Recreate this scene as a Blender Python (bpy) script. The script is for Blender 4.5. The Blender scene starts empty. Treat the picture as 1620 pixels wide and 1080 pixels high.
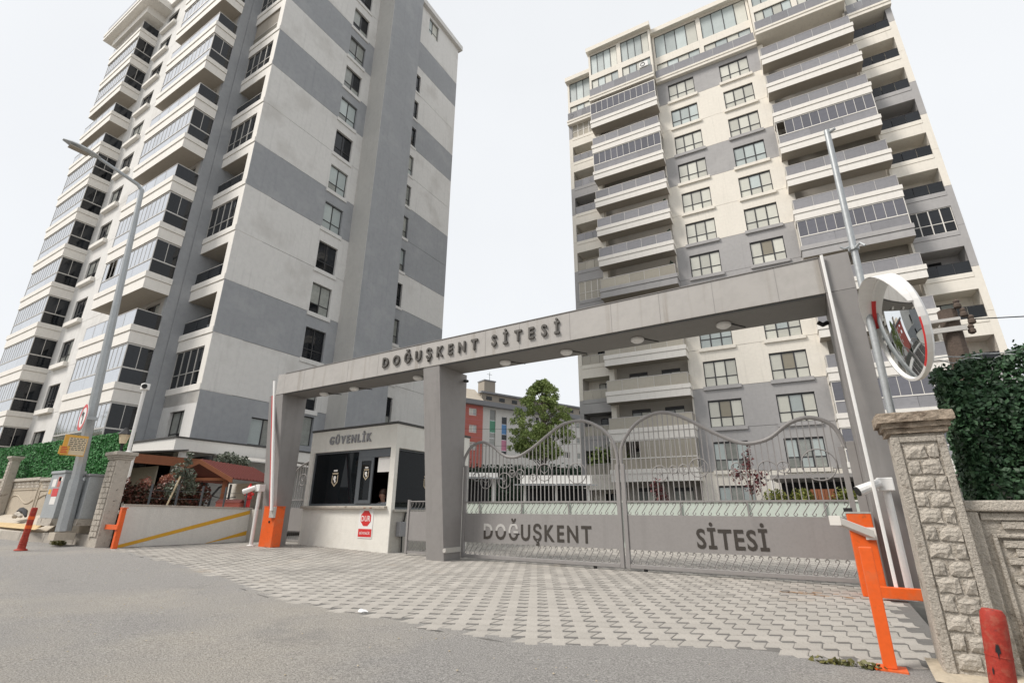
import bpy, bmesh, math, random
import numpy as np
from mathutils import Vector, Matrix
random.seed(7)
rng = np.random.default_rng(11)
C = bpy.context.scene.collection
SC = bpy.context.scene
R = math.radians

# ------------------------------------------------------------------ camera
cam_d = bpy.data.cameras.new('camera')
cam = bpy.data.objects.new('camera', cam_d); C.objects.link(cam)
cam_d.sensor_width = 36.0
cam_d.lens = 36.0 * 771.6 / 1620.0
cam_d.clip_start = 0.05; cam_d.clip_end = 3000
_r = Vector((0.85018979, 0.52643293, 0.00676022))
_u = Vector((0.16718355, -0.282133, 0.94469605))
_f = Vector((-0.49922639, 0.80204074, 0.32787752))
cam.matrix_world = Matrix(((_r.x, _u.x, -_f.x, 0), (_r.y, _u.y, -_f.y, 0), (_r.z, _u.z, -_f.z, 1.0), (0, 0, 0, 1)))
SC.camera = cam

# ------------------------------------------------------------------ sky and sun (bright overcast)
SUN_EL, SUN_AZ = 50.0, 222.0        # azimuth clockwise from +y: light comes from the road side
world = bpy.data.worlds.new('World'); SC.world = world; world.use_nodes = True
wn = world.node_tree; wn.nodes.clear()
w_out = wn.nodes.new('ShaderNodeOutputWorld'); w_bg = wn.nodes.new('ShaderNodeBackground')
w_sky = wn.nodes.new('ShaderNodeTexSky'); w_sky.sky_type = 'NISHITA'; w_sky.sun_disc = False
w_sky.sun_elevation = R(SUN_EL); w_sky.sun_rotation = R(SUN_AZ)
w_sky.air_density = 1.0; w_sky.dust_density = 3.0
w_mix = wn.nodes.new('ShaderNodeMixRGB'); w_mix.inputs[0].default_value = 0.90
w_mix.inputs[2].default_value = (8.95, 9.12, 9.3, 1)
w_tc = wn.nodes.new('ShaderNodeTexCoord'); w_n = wn.nodes.new('ShaderNodeTexNoise'); w_n.inputs['Scale'].default_value = 1.6; w_n.inputs['Detail'].default_value = 4
w_mr = wn.nodes.new('ShaderNodeMapRange'); w_mr.inputs[1].default_value = 0.3; w_mr.inputs[2].default_value = 0.7; w_mr.inputs[3].default_value = 0.95; w_mr.inputs[4].default_value = 1.035
w_mul = wn.nodes.new('ShaderNodeMixRGB'); w_mul.blend_type = 'MULTIPLY'; w_mul.inputs[0].default_value = 1.0
wn.links.new(w_tc.outputs['Generated'], w_n.inputs['Vector']); wn.links.new(w_n.outputs[0], w_mr.inputs[0]); wn.links.new(w_mr.outputs[0], w_mul.inputs[2])
wn.links.new(w_sky.outputs[0], w_mix.inputs[1]); wn.links.new(w_mix.outputs[0], w_mul.inputs[1]); wn.links.new(w_mul.outputs[0], w_bg.inputs[0])
w_bg.inputs[1].default_value = 0.1
wn.links.new(w_bg.outputs[0], w_out.inputs[0])
sun_d = bpy.data.lights.new('sun', 'SUN'); sun_d.energy = 3.2; sun_d.angle = R(18); sun_d.color = (1.0, 0.945, 0.875)
sun = bpy.data.objects.new('sun', sun_d); C.objects.link(sun)
_sd = Vector((math.sin(R(SUN_AZ)) * math.cos(R(SUN_EL)), math.cos(R(SUN_AZ)) * math.cos(R(SUN_EL)), math.sin(R(SUN_EL))))
sun.rotation_euler = _sd.to_track_quat('Z', 'Y').to_euler(); sun.location = _sd * 60
SC.view_settings.view_transform = 'Standard'; SC.view_settings.look = 'None'
SC.view_settings.exposure = 0.14; SC.view_settings.gamma = 1.0; SC.view_settings.use_curve_mapping = False

# ------------------------------------------------------------------ materials
def mat(name, col, rough=0.7, var=0.12, scale=6.0, bump=0.0, bscale=60.0, metal=0.0, streak=0.0, spec=0.5,
        streak_col=None, rnd=0.0, coat=0.0, ior=1.5, dirt=None, trans=0.0, grain=None, dirt2=None, island=0.0):
    m = bpy.data.materials.new(name); m.use_nodes = True
    nt = m.node_tree; N = nt.nodes; Lk = nt.links
    b = N['Principled BSDF']
    b.inputs['Roughness'].default_value = rough; b.inputs['Metallic'].default_value = metal
    b.inputs['Specular IOR Level'].default_value = spec; b.inputs['IOR'].default_value = ior
    b.inputs['Coat Weight'].default_value = coat; b.inputs['Coat Roughness'].default_value = 0.05
    if trans: b.inputs['Transmission Weight'].default_value = trans
    tc = N.new('ShaderNodeTexCoord')
    cur = None
    base = N.new('ShaderNodeRGB'); base.outputs[0].default_value = (*col, 1); cur = base.outputs[0]
    def mixin(fac, colr, mode='MIX'):
        nonlocal cur
        mx = N.new('ShaderNodeMixRGB'); mx.blend_type = mode
        if isinstance(fac, float): mx.inputs[0].default_value = fac
        else: Lk.new(fac, mx.inputs[0])
        Lk.new(cur, mx.inputs[1])
        if isinstance(colr, tuple): mx.inputs[2].default_value = (*colr, 1)
        else: Lk.new(colr, mx.inputs[2])
        cur = mx.outputs[0]
    def noise(sc, det=4, vec=None, rough_=0.6):
        n = N.new('ShaderNodeTexNoise'); n.inputs['Scale'].default_value = sc; n.inputs['Detail'].default_value = det
        n.inputs['Roughness'].default_value = rough_
        Lk.new(vec if vec else tc.outputs['Object'], n.inputs['Vector']); return n
    def ramp(src, a, b_):
        r = N.new('ShaderNodeMapRange'); r.inputs[1].default_value = a; r.inputs[2].default_value = b_
        Lk.new(src, r.inputs[0]); return r.outputs[0]
    if var:
        n = noise(scale); f = ramp(n.outputs[0], 0.3, 0.7)
        mixin(f, tuple(min(1, c * (1 + var)) for c in col))
        n2 = noise(scale * 7.3, 3); f2 = N.new('ShaderNodeMath'); f2.operation = 'MULTIPLY'; f2.inputs[1].default_value = 0.6
        Lk.new(ramp(n2.outputs[0], 0.42, 0.7), f2.inputs[0])
        mixin(f2.outputs[0], tuple(c * (1 - var * 1.3) for c in col))
    if streak:
        mp = N.new('ShaderNodeMapping'); mp.inputs['Scale'].default_value = (5.0, 5.0, 0.22); Lk.new(tc.outputs['Object'], mp.inputs[0])
        n = noise(1.0, 4, mp.outputs[0]); f = N.new('ShaderNodeMath'); f.operation = 'MULTIPLY'; f.inputs[1].default_value = streak
        Lk.new(ramp(n.outputs[0], 0.55, 0.78), f.inputs[0])
        mixin(f.outputs[0], streak_col or tuple(c * 0.45 for c in col))
    if dirt:
        n = noise(dirt[1], 5); f = N.new('ShaderNodeMath'); f.operation = 'MULTIPLY'; f.inputs[1].default_value = dirt[2]
        Lk.new(ramp(n.outputs[0], dirt[3], dirt[3] + 0.13), f.inputs[0]); mixin(f.outputs[0], dirt[0])
    if dirt2:
        n = noise(dirt2[1], 5); f = N.new('ShaderNodeMath'); f.operation = 'MULTIPLY'; f.inputs[1].default_value = dirt2[2]
        Lk.new(ramp(n.outputs[0], dirt2[3], dirt2[3] + 0.1), f.inputs[0]); mixin(f.outputs[0], dirt2[0])
    if island:
        gi = N.new('ShaderNodeNewGeometry'); mr = N.new('ShaderNodeMapRange'); mr.inputs[3].default_value = 1 - island; mr.inputs[4].default_value = 1 + island; Lk.new(gi.outputs['Random Per Island'], mr.inputs[0])
        hs = N.new('ShaderNodeHueSaturation'); Lk.new(mr.outputs[0], hs.inputs['Value']); Lk.new(cur, hs.inputs['Color']); cur = hs.outputs[0]
    if grain:
        n = noise(grain[0], 2, None, 0.9); mr = N.new('ShaderNodeMapRange'); mr.inputs[1].default_value = 0.3; mr.inputs[2].default_value = 0.7
        mr.inputs[3].default_value = 1 - grain[1]; mr.inputs[4].default_value = 1 + grain[1]; Lk.new(n.outputs[0], mr.inputs[0])
        hs = N.new('ShaderNodeHueSaturation'); Lk.new(mr.outputs[0], hs.inputs['Value']); Lk.new(cur, hs.inputs['Color']); cur = hs.outputs[0]
    if rnd:
        oi = N.new('ShaderNodeObjectInfo'); mr = N.new('ShaderNodeMapRange')
        mr.inputs[3].default_value = 1 - rnd; mr.inputs[4].default_value = 1 + rnd; Lk.new(oi.outputs['Random'], mr.inputs[0])
        hs = N.new('ShaderNodeHueSaturation'); Lk.new(mr.outputs[0], hs.inputs['Value']); Lk.new(cur, hs.inputs['Color']); cur = hs.outputs[0]
    Lk.new(cur, b.inputs['Base Color'])
    if bump:
        n = noise(bscale, 5); bp = N.new('ShaderNodeBump'); bp.inputs['Strength'].default_value = bump; bp.inputs['Distance'].default_value = 0.02
        Lk.new(n.outputs[0], bp.inputs['Height']); Lk.new(bp.outputs[0], b.inputs['Normal'])
    return m

M = {}
M['white'] = mat('white_render', (0.68, 0.668, 0.645), 0.85, 0.06, 0.5, 0.25, 30, streak=0.26, dirt=((0.5, 0.48, 0.45), 0.35, 0.5, 0.52))
M['white_b'] = mat('white_balcony_paint', (0.78, 0.75, 0.70), 0.8, 0.05, 0.9, 0.1, 40, streak=0.24)
M['cream'] = mat('cream_render', (0.78, 0.735, 0.655), 0.85, 0.05, 0.7, 0.15, 30, streak=0.24)
M['gray'] = mat('gray_render', (0.325, 0.335, 0.35), 0.85, 0.08, 0.5, 0.3, 30, streak=0.2, dirt=((0.40, 0.405, 0.41), 0.5, 0.45, 0.53))
M['gray_rt'] = mat('gray_render_warm', (0.385, 0.375, 0.372), 0.85, 0.07, 0.6, 0.15, 30, streak=0.2, dirt=((0.46, 0.45, 0.44), 0.5, 0.45, 0.53))
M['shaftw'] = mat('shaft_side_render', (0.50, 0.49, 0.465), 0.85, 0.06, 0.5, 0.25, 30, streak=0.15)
M['archs'] = mat('arch_soffit_shade', (0.20, 0.19, 0.18), 0.6, 0.06, 0.8)  # shade on the beam underside, painted as a darker tone
M['inner'] = mat('recess_shade_paint', (0.36, 0.335, 0.30), 0.85, 0.06, 1.0, 0.1, 40)  # darker than the outer walls: balcony recess shade put into the colour
M['soffit'] = mat('soffit_shade_paint', (0.33, 0.295, 0.25), 0.9, 0.06, 1.0)  # brownish beige paint, darkened as well for the shade under the slabs
M['dark'] = mat('dark_interior', (0.02, 0.02, 0.022), 0.8, 0.1)
M['frame'] = mat('dark_window_frame', (0.035, 0.034, 0.036), 0.45, 0.05, 3)
M['alu'] = mat('pale_aluminium', (0.55, 0.53, 0.50), 0.4, 0.05, 3, metal=0.3)
M['alu_white'] = mat('white_aluminium', (0.78, 0.75, 0.70), 0.45, 0.03, 3)
M['glass_dark'] = mat('dark_glass', (0.012, 0.014, 0.017), 0.03, 0.3, 0.8, ior=1.45, rnd=0.4)
M['glass_booth'] = mat('booth_glass', (0.006, 0.008, 0.010), 0.03, 0.2, 0.8, ior=1.28)
M['glass_refl'] = mat('reflective_balcony_glass', (0.62, 0.635, 0.66), 0.06, 0.06, 0.5, metal=0.85, rnd=0.06)
M['glass_lilac'] = mat('tinted_balcony_glass', (0.25, 0.246, 0.258), 0.07, 0.12, 0.5, ior=1.6, rnd=0.15)
M['glass_panel'] = mat('tinted_sliding_glass', (0.125, 0.125, 0.145), 0.05, 0.12, 0.5, ior=1.6, rnd=0.15)
M['glass_sand'] = mat('frosted_rail_glass', (0.40, 0.365, 0.30), 0.12, 0.08, 0.5, ior=1.5, rnd=0.12)
M['curtain'] = mat('curtain_behind_glass', (0.56, 0.555, 0.49), 0.5, 0.10, 2.5, coat=0.5, rnd=0.18)
M['curtain2'] = mat('blue_grey_curtain_behind_glass', (0.42, 0.47, 0.46), 0.5, 0.12, 2.5, coat=0.6, rnd=0.2)
M['curtain_dim'] = mat('dim_curtain_behind_glass', (0.23, 0.24, 0.22), 0.4, 0.4, 3.5, coat=1.0, rnd=0.35)
M['blind'] = mat('brown_blind', (0.24, 0.215, 0.16), 0.6, 0.1, 6, coat=0.5)
M['archm'] = mat('arch_grey_cladding', (0.40, 0.382, 0.362), 0.55, 0.08, 0.8, 0.04, 20, streak=0.6, streak_col=(0.20, 0.165, 0.12), spec=0.4)
M['archp'] = mat('arch_pillar_paint', (0.275, 0.262, 0.254), 0.55, 0.06, 0.8, 0.04, 20, streak=0.35, spec=0.4)
M['letter'] = mat('letter_dark_metal', (0.075, 0.068, 0.06), 0.5, 0.1, 4)
M['letter_gate'] = mat('letter_black_paint', (0.045, 0.038, 0.032), 0.55, 0.15, 8)
M['letter_pale'] = mat('letter_half_pale', (0.48, 0.47, 0.45), 0.6, 0.1, 12)  # tone of the pale wall showing through the first gate letters
M['gatem'] = mat('gate_grey_paint', (0.275, 0.262, 0.256), 0.5, 0.06, 3, 0.03, 40, spec=0.5, streak=0.25)
M['booth'] = mat('booth_cream_plaster', (0.74, 0.72, 0.665), 0.85, 0.05, 1.2, 0.35, 35, streak=0.22, dirt=((0.60, 0.57, 0.50), 1.6, 0.4, 0.58))
M['boothdark'] = mat('booth_grey_cement', (0.42, 0.40, 0.36), 0.9, 0.12, 3, 0.3, 30)  # grey cement, darker than the booth plaster
M['roofdark'] = mat('dark_roof_trim', (0.06, 0.058, 0.055), 0.6, 0.1, 3)
M['boothframe'] = mat('slate_window_frame', (0.085, 0.095, 0.105), 0.4, 0.06, 3)
M['orange'] = mat('orange_paint', (0.76, 0.115, 0.014), 0.45, 0.08, 3, 0.03, 40, dirt=((0.22, 0.08, 0.03), 9.0, 0.6, 0.60), dirt2=((0.62, 0.16, 0.06), 4.0, 0.5, 0.52))
M['redrub'] = mat('red_flexible_plastic', (0.33, 0.028, 0.015), 0.7, 0.22, 14, 0.15, 60, dirt=((0.05, 0.03, 0.03), 19.0, 0.9, 0.60), dirt2=((0.35, 0.10, 0.06), 30.0, 0.5, 0.52))
M['red'] = mat('red_paint', (0.60, 0.03, 0.03), 0.4, 0.06, 5)
M['whitep'] = mat('white_paint', (0.78, 0.77, 0.75), 0.45, 0.04, 4)
M['steel'] = mat('galvanised_steel', (0.40, 0.42, 0.43), 0.5, 0.14, 5, metal=0.45)
M['greym'] = mat('grey_metal_box', (0.27, 0.27, 0.28), 0.5, 0.08, 5)
M['black'] = mat('black_plastic', (0.015, 0.015, 0.016), 0.5, 0.1, 5)
M['concrete'] = mat('precast_concrete', (0.45, 0.41, 0.355), 0.95, 0.16, 9, 1.0, 55, dirt=((0.13, 0.095, 0.065), 6.0, 0.8, 0.58), rnd=0.10, grain=(130, 0.22))
M['concrete_d'] = mat('mossy_concrete_cap', (0.33, 0.27, 0.21), 0.95, 0.22, 7, 0.8, 40, dirt=((0.09, 0.06, 0.04), 6.0, 0.8, 0.52))
M['concrete_l'] = mat('old_wall_concrete', (0.45, 0.39, 0.31), 0.95, 0.14, 4, 0.5, 30, dirt=((0.14, 0.11, 0.08), 2.5, 0.6, 0.6))
M['rampw'] = mat('ramp_wall_paint', (0.66, 0.645, 0.60), 0.9, 0.06, 2.5, 0.5, 40, streak=0.2)
M['yellow'] = mat('yellow_stripe_paint', (0.66, 0.36, 0.03), 0.7, 0.1, 5, dirt=((0.5, 0.45, 0.35), 14.0, 0.5, 0.63))
M['kerb'] = mat('kerb_concrete', (0.40, 0.365, 0.32), 0.95, 0.16, 4, 0.5, 40, rnd=0.1)
M['foot'] = mat('footpath_concrete', (0.46, 0.41, 0.34), 0.95, 0.14, 2, 0.4, 40)
M['tactile'] = mat('yellow_tactile_paving', (0.50, 0.37, 0.20), 0.9, 0.14, 4, 0.3, 30)
M['paver'] = mat('light_concrete_paver', (0.375, 0.352, 0.32), 0.95, 0.10, 1.3, 0.5, 90, rnd=0.06, island=0.15, grain=(120, 0.2), dirt2=((0.25, 0.235, 0.215), 0.55, 0.6, 0.55), dirt=((0.36, 0.26, 0.16), 0.9, 0.35, 0.62))
M['bed'] = mat('paver_joint_grit', (0.15, 0.144, 0.135), 1.0, 0.25, 14, 0.6, 80)
M['asphalt'] = mat('worn_asphalt', (0.292, 0.281, 0.267), 0.95, 0.16, 22, 1.0, 110, dirt=((0.385, 0.355, 0.31), 0.22, 0.7, 0.50), grain=(80, 0.55), dirt2=((0.20, 0.196, 0.19), 0.55, 0.5, 0.60))
M['earth'] = mat('sandy_earth', (0.44, 0.38, 0.29), 1.0, 0.2, 3, 0.5, 30)
M['yard'] = mat('yard_tarmac', (0.17, 0.165, 0.155), 1.0, 0.2, 0.6, 0.2, 10)
M['ground'] = mat('dull_ground', (0.17, 0.16, 0.14), 1.0, 0.2, 0.3, 0.2, 10)
M['greenwall'] = mat('pale_green_wall_paint', (0.50, 0.555, 0.50), 0.85, 0.05, 1.5, 0.1, 40, streak=0.2)
M['wood'] = mat('stained_wood', (0.22, 0.075, 0.03), 0.6, 0.2, 6, 0.1, 40, rnd=0.1)
M['tile'] = mat('red_roof_sheet', (0.125, 0.028, 0.022), 0.9, 0.14, 4)
M['canopy'] = mat('dark_canopy_sheet', (0.07, 0.065, 0.062), 0.6, 0.1, 3)
M['fascia'] = mat('white_fascia', (0.74, 0.72, 0.68), 0.6, 0.04, 2, streak=0.15)
M['beige'] = mat('beige_tarpaulin', (0.20, 0.185, 0.15), 0.9, 0.1, 2)
M['oldwood'] = mat('weathered_pole_wood', (0.10, 0.075, 0.06), 0.9, 0.25, 8, 0.5, 40)
M['bark'] = mat('grey_bark', (0.13, 0.105, 0.085), 0.95, 0.2, 8, 0.5, 40)
M['brickred'] = mat('red_cladding', (0.50, 0.15, 0.12), 0.8, 0.08, 2, 0.1, 20)
M['schoolw'] = mat('school_white_paint', (0.66, 0.65, 0.62), 0.85, 0.05, 0.5, streak=0.1)
M['schoolg'] = mat('school_grey_eave', (0.24, 0.245, 0.26), 0.8, 0.06, 1)
M['pgreen'] = mat('green_spandrel', (0.10, 0.30, 0.20), 0.6, 0.05, 2)
M['pblue'] = mat('blue_spandrel', (0.10, 0.25, 0.50), 0.6, 0.05, 2)
M['ppink'] = mat('pink_spandrel', (0.55, 0.22, 0.32), 0.6, 0.05, 2)
M['boardy'] = mat('yellow_notice_board', (0.72, 0.40, 0.07), 0.6, 0.05, 4)
M['boardc'] = mat('cream_notice_print', (0.70, 0.58, 0.40), 0.6, 0.05, 4)
M['mirror'] = mat('traffic_mirror_glass', (0.86, 0.88, 0.88), 0.02, 0.0, metal=1.0)
M['skin'] = mat('skin', (0.42, 0.24, 0.17), 0.6, 0.05, 5)
M['hair'] = mat('brown_hair', (0.06, 0.03, 0.018), 0.6, 0.1, 20)
M['shirt'] = mat('pale_shirt', (0.58, 0.58, 0.60), 0.8, 0.06, 8, dirt=((0.08, 0.09, 0.2), 9.0, 0.9, 0.6))
M['trouser'] = mat('dark_trousers', (0.03, 0.03, 0.045), 0.8, 0.1, 8)
M['patch'] = mat('newer_asphalt', (0.235, 0.23, 0.222), 0.95, 0.18, 24, 1.0, 110, grain=(100, 0.42), dirt=((0.33, 0.30, 0.26), 0.9, 0.6, 0.5))
M['rust'] = mat('rusty_paver_stain', (0.36, 0.20, 0.09), 0.95, 0.25, 14, 0.4, 60)
M['crestc'] = mat('crest_print', (0.42, 0.35, 0.25), 0.6, 0.05, 4)
M['paper'] = mat('white_paper_print', (0.75, 0.73, 0.70), 0.7, 0.04, 4)
M['plasticbag'] = mat('white_plastic_bag', (0.78, 0.78, 0.78), 0.4, 0.05, 9)

def leafmat(name, c1, c2, sc=3.0, rough=0.55):
    m = bpy.data.materials.new(name); m.use_nodes = True; nt = m.node_tree; N = nt.nodes; Lk = nt.links
    b = N['Principled BSDF']; b.inputs['Roughness'].default_value = rough
    g = N.new('ShaderNodeNewGeometry'); n = N.new('ShaderNodeTexNoise'); n.inputs['Scale'].default_value = sc; n.inputs['Detail'].default_value = 2
    tc = N.new('ShaderNodeTexCoord'); Lk.new(tc.outputs['Object'], n.inputs['Vector'])
    ad = N.new('ShaderNodeMath'); ad.operation = 'ADD'; Lk.new(g.outputs['Random Per Island'], ad.inputs[0]); Lk.new(n.outputs[0], ad.inputs[1])
    mr = N.new('ShaderNodeMapRange'); mr.inputs[1].default_value = 0.45; mr.inputs[2].default_value = 1.5; Lk.new(ad.outputs[0], mr.inputs[0])
    mx = N.new('ShaderNodeMixRGB'); mx.inputs[1].default_value = (*c1, 1); mx.inputs[2].default_value = (*c2, 1)
    Lk.new(mr.outputs[0], mx.inputs[0]); Lk.new(mx.outputs[0], b.inputs['Base Color'])
    return m
M['ivy'] = leafmat('ivy_leaves', (0.010, 0.034, 0.013), (0.055, 0.125, 0.055), 5)
M['turf'] = leafmat('artificial_hedge_tufts', (0.02, 0.125, 0.022), (0.05, 0.23, 0.055), 2, 0.7)
M['photinia'] = leafmat('photinia_leaves', (0.035, 0.045, 0.02), (0.19, 0.055, 0.042), 9)
M['photinia_tip'] = leafmat('photinia_pale_tips', (0.30, 0.10, 0.08), (0.48, 0.25, 0.18), 5)
M['olive'] = leafmat('grey_green_leaves', (0.05, 0.065, 0.045), (0.22, 0.25, 0.19), 4)
M['treeleaf'] = leafmat('fresh_green_leaves', (0.13, 0.205, 0.045), (0.44, 0.52, 0.18), 0.8)
M['bush'] = leafmat('yellow_green_leaves', (0.05, 0.075, 0.012), (0.22, 0.22, 0.04), 3)
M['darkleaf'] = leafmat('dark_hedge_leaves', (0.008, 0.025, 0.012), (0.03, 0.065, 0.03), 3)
M['plum'] = leafmat('plum_leaves', (0.05, 0.012, 0.014), (0.16, 0.04, 0.04), 4)
M['weed'] = leafmat('dry_weed_leaves', (0.06, 0.07, 0.02), (0.20, 0.18, 0.06), 8)

# ------------------------------------------------------------------ mesh helpers
class MB:
    def __init__(s): s.v = []; s.f = []; s.m = []
    def quad(s, a, b, c, d, mi=0):
        i = len(s.v); s.v += [a, b, c, d]; s.f.append((i, i + 1, i + 2, i + 3)); s.m.append(mi); return s
    def box(s, x0, y0, z0, x1, y1, z1, mi=0):
        i = len(s.v)
        s.v += [(x0, y0, z0), (x1, y0, z0), (x1, y1, z0), (x0, y1, z0), (x0, y0, z1), (x1, y0, z1), (x1, y1, z1), (x0, y1, z1)]
        for q in ((0, 3, 2, 1), (4, 5, 6, 7), (0, 1, 5, 4), (1, 2, 6, 5), (2, 3, 7, 6), (3, 0, 4, 7)):
            s.f.append(tuple(i + k for k in q)); s.m.append(mi)
        return s
    def hexa(s, lo, hi, mi=0):                       # two loops of equal length, bottom and top
        n = len(lo); i = len(s.v); s.v += list(lo) + list(hi)
        s.f.append(tuple(i + k for k in reversed(range(n)))); s.m.append(mi)
        s.f.append(tuple(i + n + k for k in range(n))); s.m.append(mi)
        for k in range(n):
            k2 = (k + 1) % n; s.f.append((i + k, i + k2, i + n + k2, i + n + k)); s.m.append(mi)
        return s
    def prism(s, poly, axis, a, b, mi=0):            # poly in the two other axes
        def P(p, t): return {'x': (t, p[0], p[1]), 'y': (p[0], t, p[1]), 'z': (p[0], p[1], t)}[axis]
        return s.hexa([P(p, a) for p in poly], [P(p, b) for p in poly], mi)
    def tube(s, pts, r, n=8, mi=0, closed=False, cap=True):
        pts = [Vector(p) for p in pts]; rs = r if isinstance(r, (list, tuple)) else [r] * len(pts)
        i0 = len(s.v); m = len(pts); up = None
        for k, p in enumerate(pts):
            if closed: t = pts[(k + 1) % m] - pts[k - 1]
            else: t = pts[min(k + 1, m - 1)] - pts[max(k - 1, 0)]
            t.normalize()
            if up is None:
                up = Vector((0, 0, 1)) if abs(t.z) < 0.9 else Vector((0, 1, 0))
            a = t.cross(up)
            if a.length < 1e-4: a = t.cross(Vector((1, 0, 0.1)))
            a.normalize(); b = a.cross(t); b.normalize(); up = b
            for j in range(n):
                w = 2 * math.pi * j / n; s.v.append(tuple(p + (a * math.cos(w) + b * math.sin(w)) * rs[k]))
        for k in range(m if closed else m - 1):
            for j in range(n):
                q0 = i0 + k * n; q1 = i0 + ((k + 1) % m) * n; j2 = (j + 1) % n
                s.f.append((q0 + j, q0 + j2, q1 + j2, q1 + j)); s.m.append(mi)
        if cap and not closed:
            s.f.append(tuple(i0 + j for j in reversed(range(n)))); s.m.append(mi)
            s.f.append(tuple(i0 + (m - 1) * n + j for j in range(n))); s.m.append(mi)
        return s
    def lathe(s, prof, n=16, c=(0, 0, 0), mi=0):     # prof [(r,z)], about z
        i0 = len(s.v)
        for r_, z in prof:
            for j in range(n):
                w = 2 * math.pi * j / n; s.v.append((c[0] + r_ * math.cos(w), c[1] + r_ * math.sin(w), c[2] + z))
        for k in range(len(prof) - 1):
            for j in range(n):
                j2 = (j + 1) % n; s.f.append((i0 + k * n + j, i0 + k * n + j2, i0 + (k + 1) * n + j2, i0 + (k + 1) * n + j)); s.m.append(mi)
        s.f.append(tuple(i0 + j for j in reversed(range(n)))); s.m.append(mi)
        s.f.append(tuple(i0 + (len(prof) - 1) * n + j for j in range(n))); s.m.append(mi)
        return s
    def mesh(s, name, mats):
        me = bpy.data.meshes.new(name); me.from_pydata(s.v, [], s.f)
        for k in (mats if isinstance(mats, (list, tuple)) else [mats]): me.materials.append(M[k] if isinstance(k, str) else k)
        me.polygons.foreach_set('material_index', s.m); me.update(); return me
    def build(s, name, mats, parent=None, loc=None, rz=0, smooth=False, bevel=0, world=False):
        return put(s.mesh(name, mats), name, parent, loc, rz, smooth, bevel)

def put(me, name, parent=None, loc=None, rz=0, smooth=False, bevel=0):
    o = bpy.data.objects.new(name, me); C.objects.link(o)
    if loc is not None: o.location = loc
    if rz: o.rotation_euler = (0, 0, rz)
    if parent is not None: o.parent = parent
    if smooth:
        me.polygons.foreach_set('use_smooth', [True] * len(me.polygons)); me.set_sharp_from_angle(angle=R(40))
    if bevel:
        b = o.modifiers.new('bevel', 'BEVEL'); b.width = bevel; b.segments = 2; b.limit_method = 'ANGLE'; b.angle_limit = R(40)
    return o
def thing(name, label, cat, loc=(0, 0, 0), rz=0, group=None):
    o = bpy.data.objects.new(name, None); o.empty_display_size = 0.3; C.objects.link(o)
    o.location = loc; o.rotation_euler = (0, 0, rz); o['label'] = label; o['category'] = cat
    if group: o['group'] = group
    return o
def tag(o, label, cat, group=None):
    o['label'] = label; o['category'] = cat
    if group: o['group'] = group
    return o
def struct(o): o['kind'] = 'structure'; return o
def stuff(o): o['kind'] = 'stuff'; return o
_cache = {}
def cbox(dims, m):                                   # cached box mesh with its origin at the low corner
    k = tuple(round(d, 3) for d in dims) + (m,)
    if k not in _cache: _cache[k] = MB().box(0, 0, 0, *dims).mesh('panel', m)
    return _cache[k]

def quads_mesh(name, centers, ax, ay, m):            # many leaf quads fast: centres and half axes, folded along the middle
    n = len(centers); V = np.empty((n, 4, 3), np.float32)
    V[:, 0] = centers - ax * 0.0 - ay; V[:, 1] = centers + ax - ay * 0.1; V[:, 2] = centers + ay; V[:, 3] = centers - ax - ay * 0.1
    me = bpy.data.meshes.new(name); me.vertices.add(n * 4); me.vertices.foreach_set('co', V.ravel())
    me.loops.add(n * 4); me.loops.foreach_set('vertex_index', np.arange(n * 4, dtype=np.int32))
    me.polygons.add(n); me.polygons.foreach_set('loop_start', np.arange(0, n * 4, 4, dtype=np.int32))
    me.polygons.foreach_set('loop_total', np.full(n, 4, np.int32))
    me.materials.append(M[m]); me.update(calc_edges=True); me.validate(); return me
def leaf_axes(n, size, var=0.5, facing=None, spread=1.0):
    nrm = rng.normal(size=(n, 3))
    if facing is not None: nrm = nrm * spread + np.array(facing)
    nrm /= np.linalg.norm(nrm, axis=1)[:, None]
    t = rng.normal(size=(n, 3)); ax = np.cross(nrm, t); ax /= np.linalg.norm(ax, axis=1)[:, None]; ay = np.cross(nrm, ax)
    sz = size * (1 + var * (rng.random(n) - 0.5) * 2)[:, None]
    return ax * sz * 0.38, ay * sz * 0.6
def clump_points(blobs, n):                          # blobs (x,y,z,rx,ry,rz): points mostly near the shells
    w = np.array([b[3] * b[4] + b[4] * b[5] + b[3] * b[5] for b in blobs]); w /= w.sum()
    idx = rng.choice(len(blobs), n, p=w); B = np.array(blobs)[idx]
    d = rng.normal(size=(n, 3)); d /= np.linalg.norm(d, axis=1)[:, None]
    r = rng.random(n) ** 0.45
    return B[:, :3] + d * r[:, None] * B[:, 3:6]
def foliage(name, blobs, n, size, m, parent=None, loc=None, facing=None):
    p = clump_points(blobs, n); ax, ay = leaf_axes(n, size, facing=facing)
    return put(quads_mesh(name, p, ax, ay, m), name, parent, loc)

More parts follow.
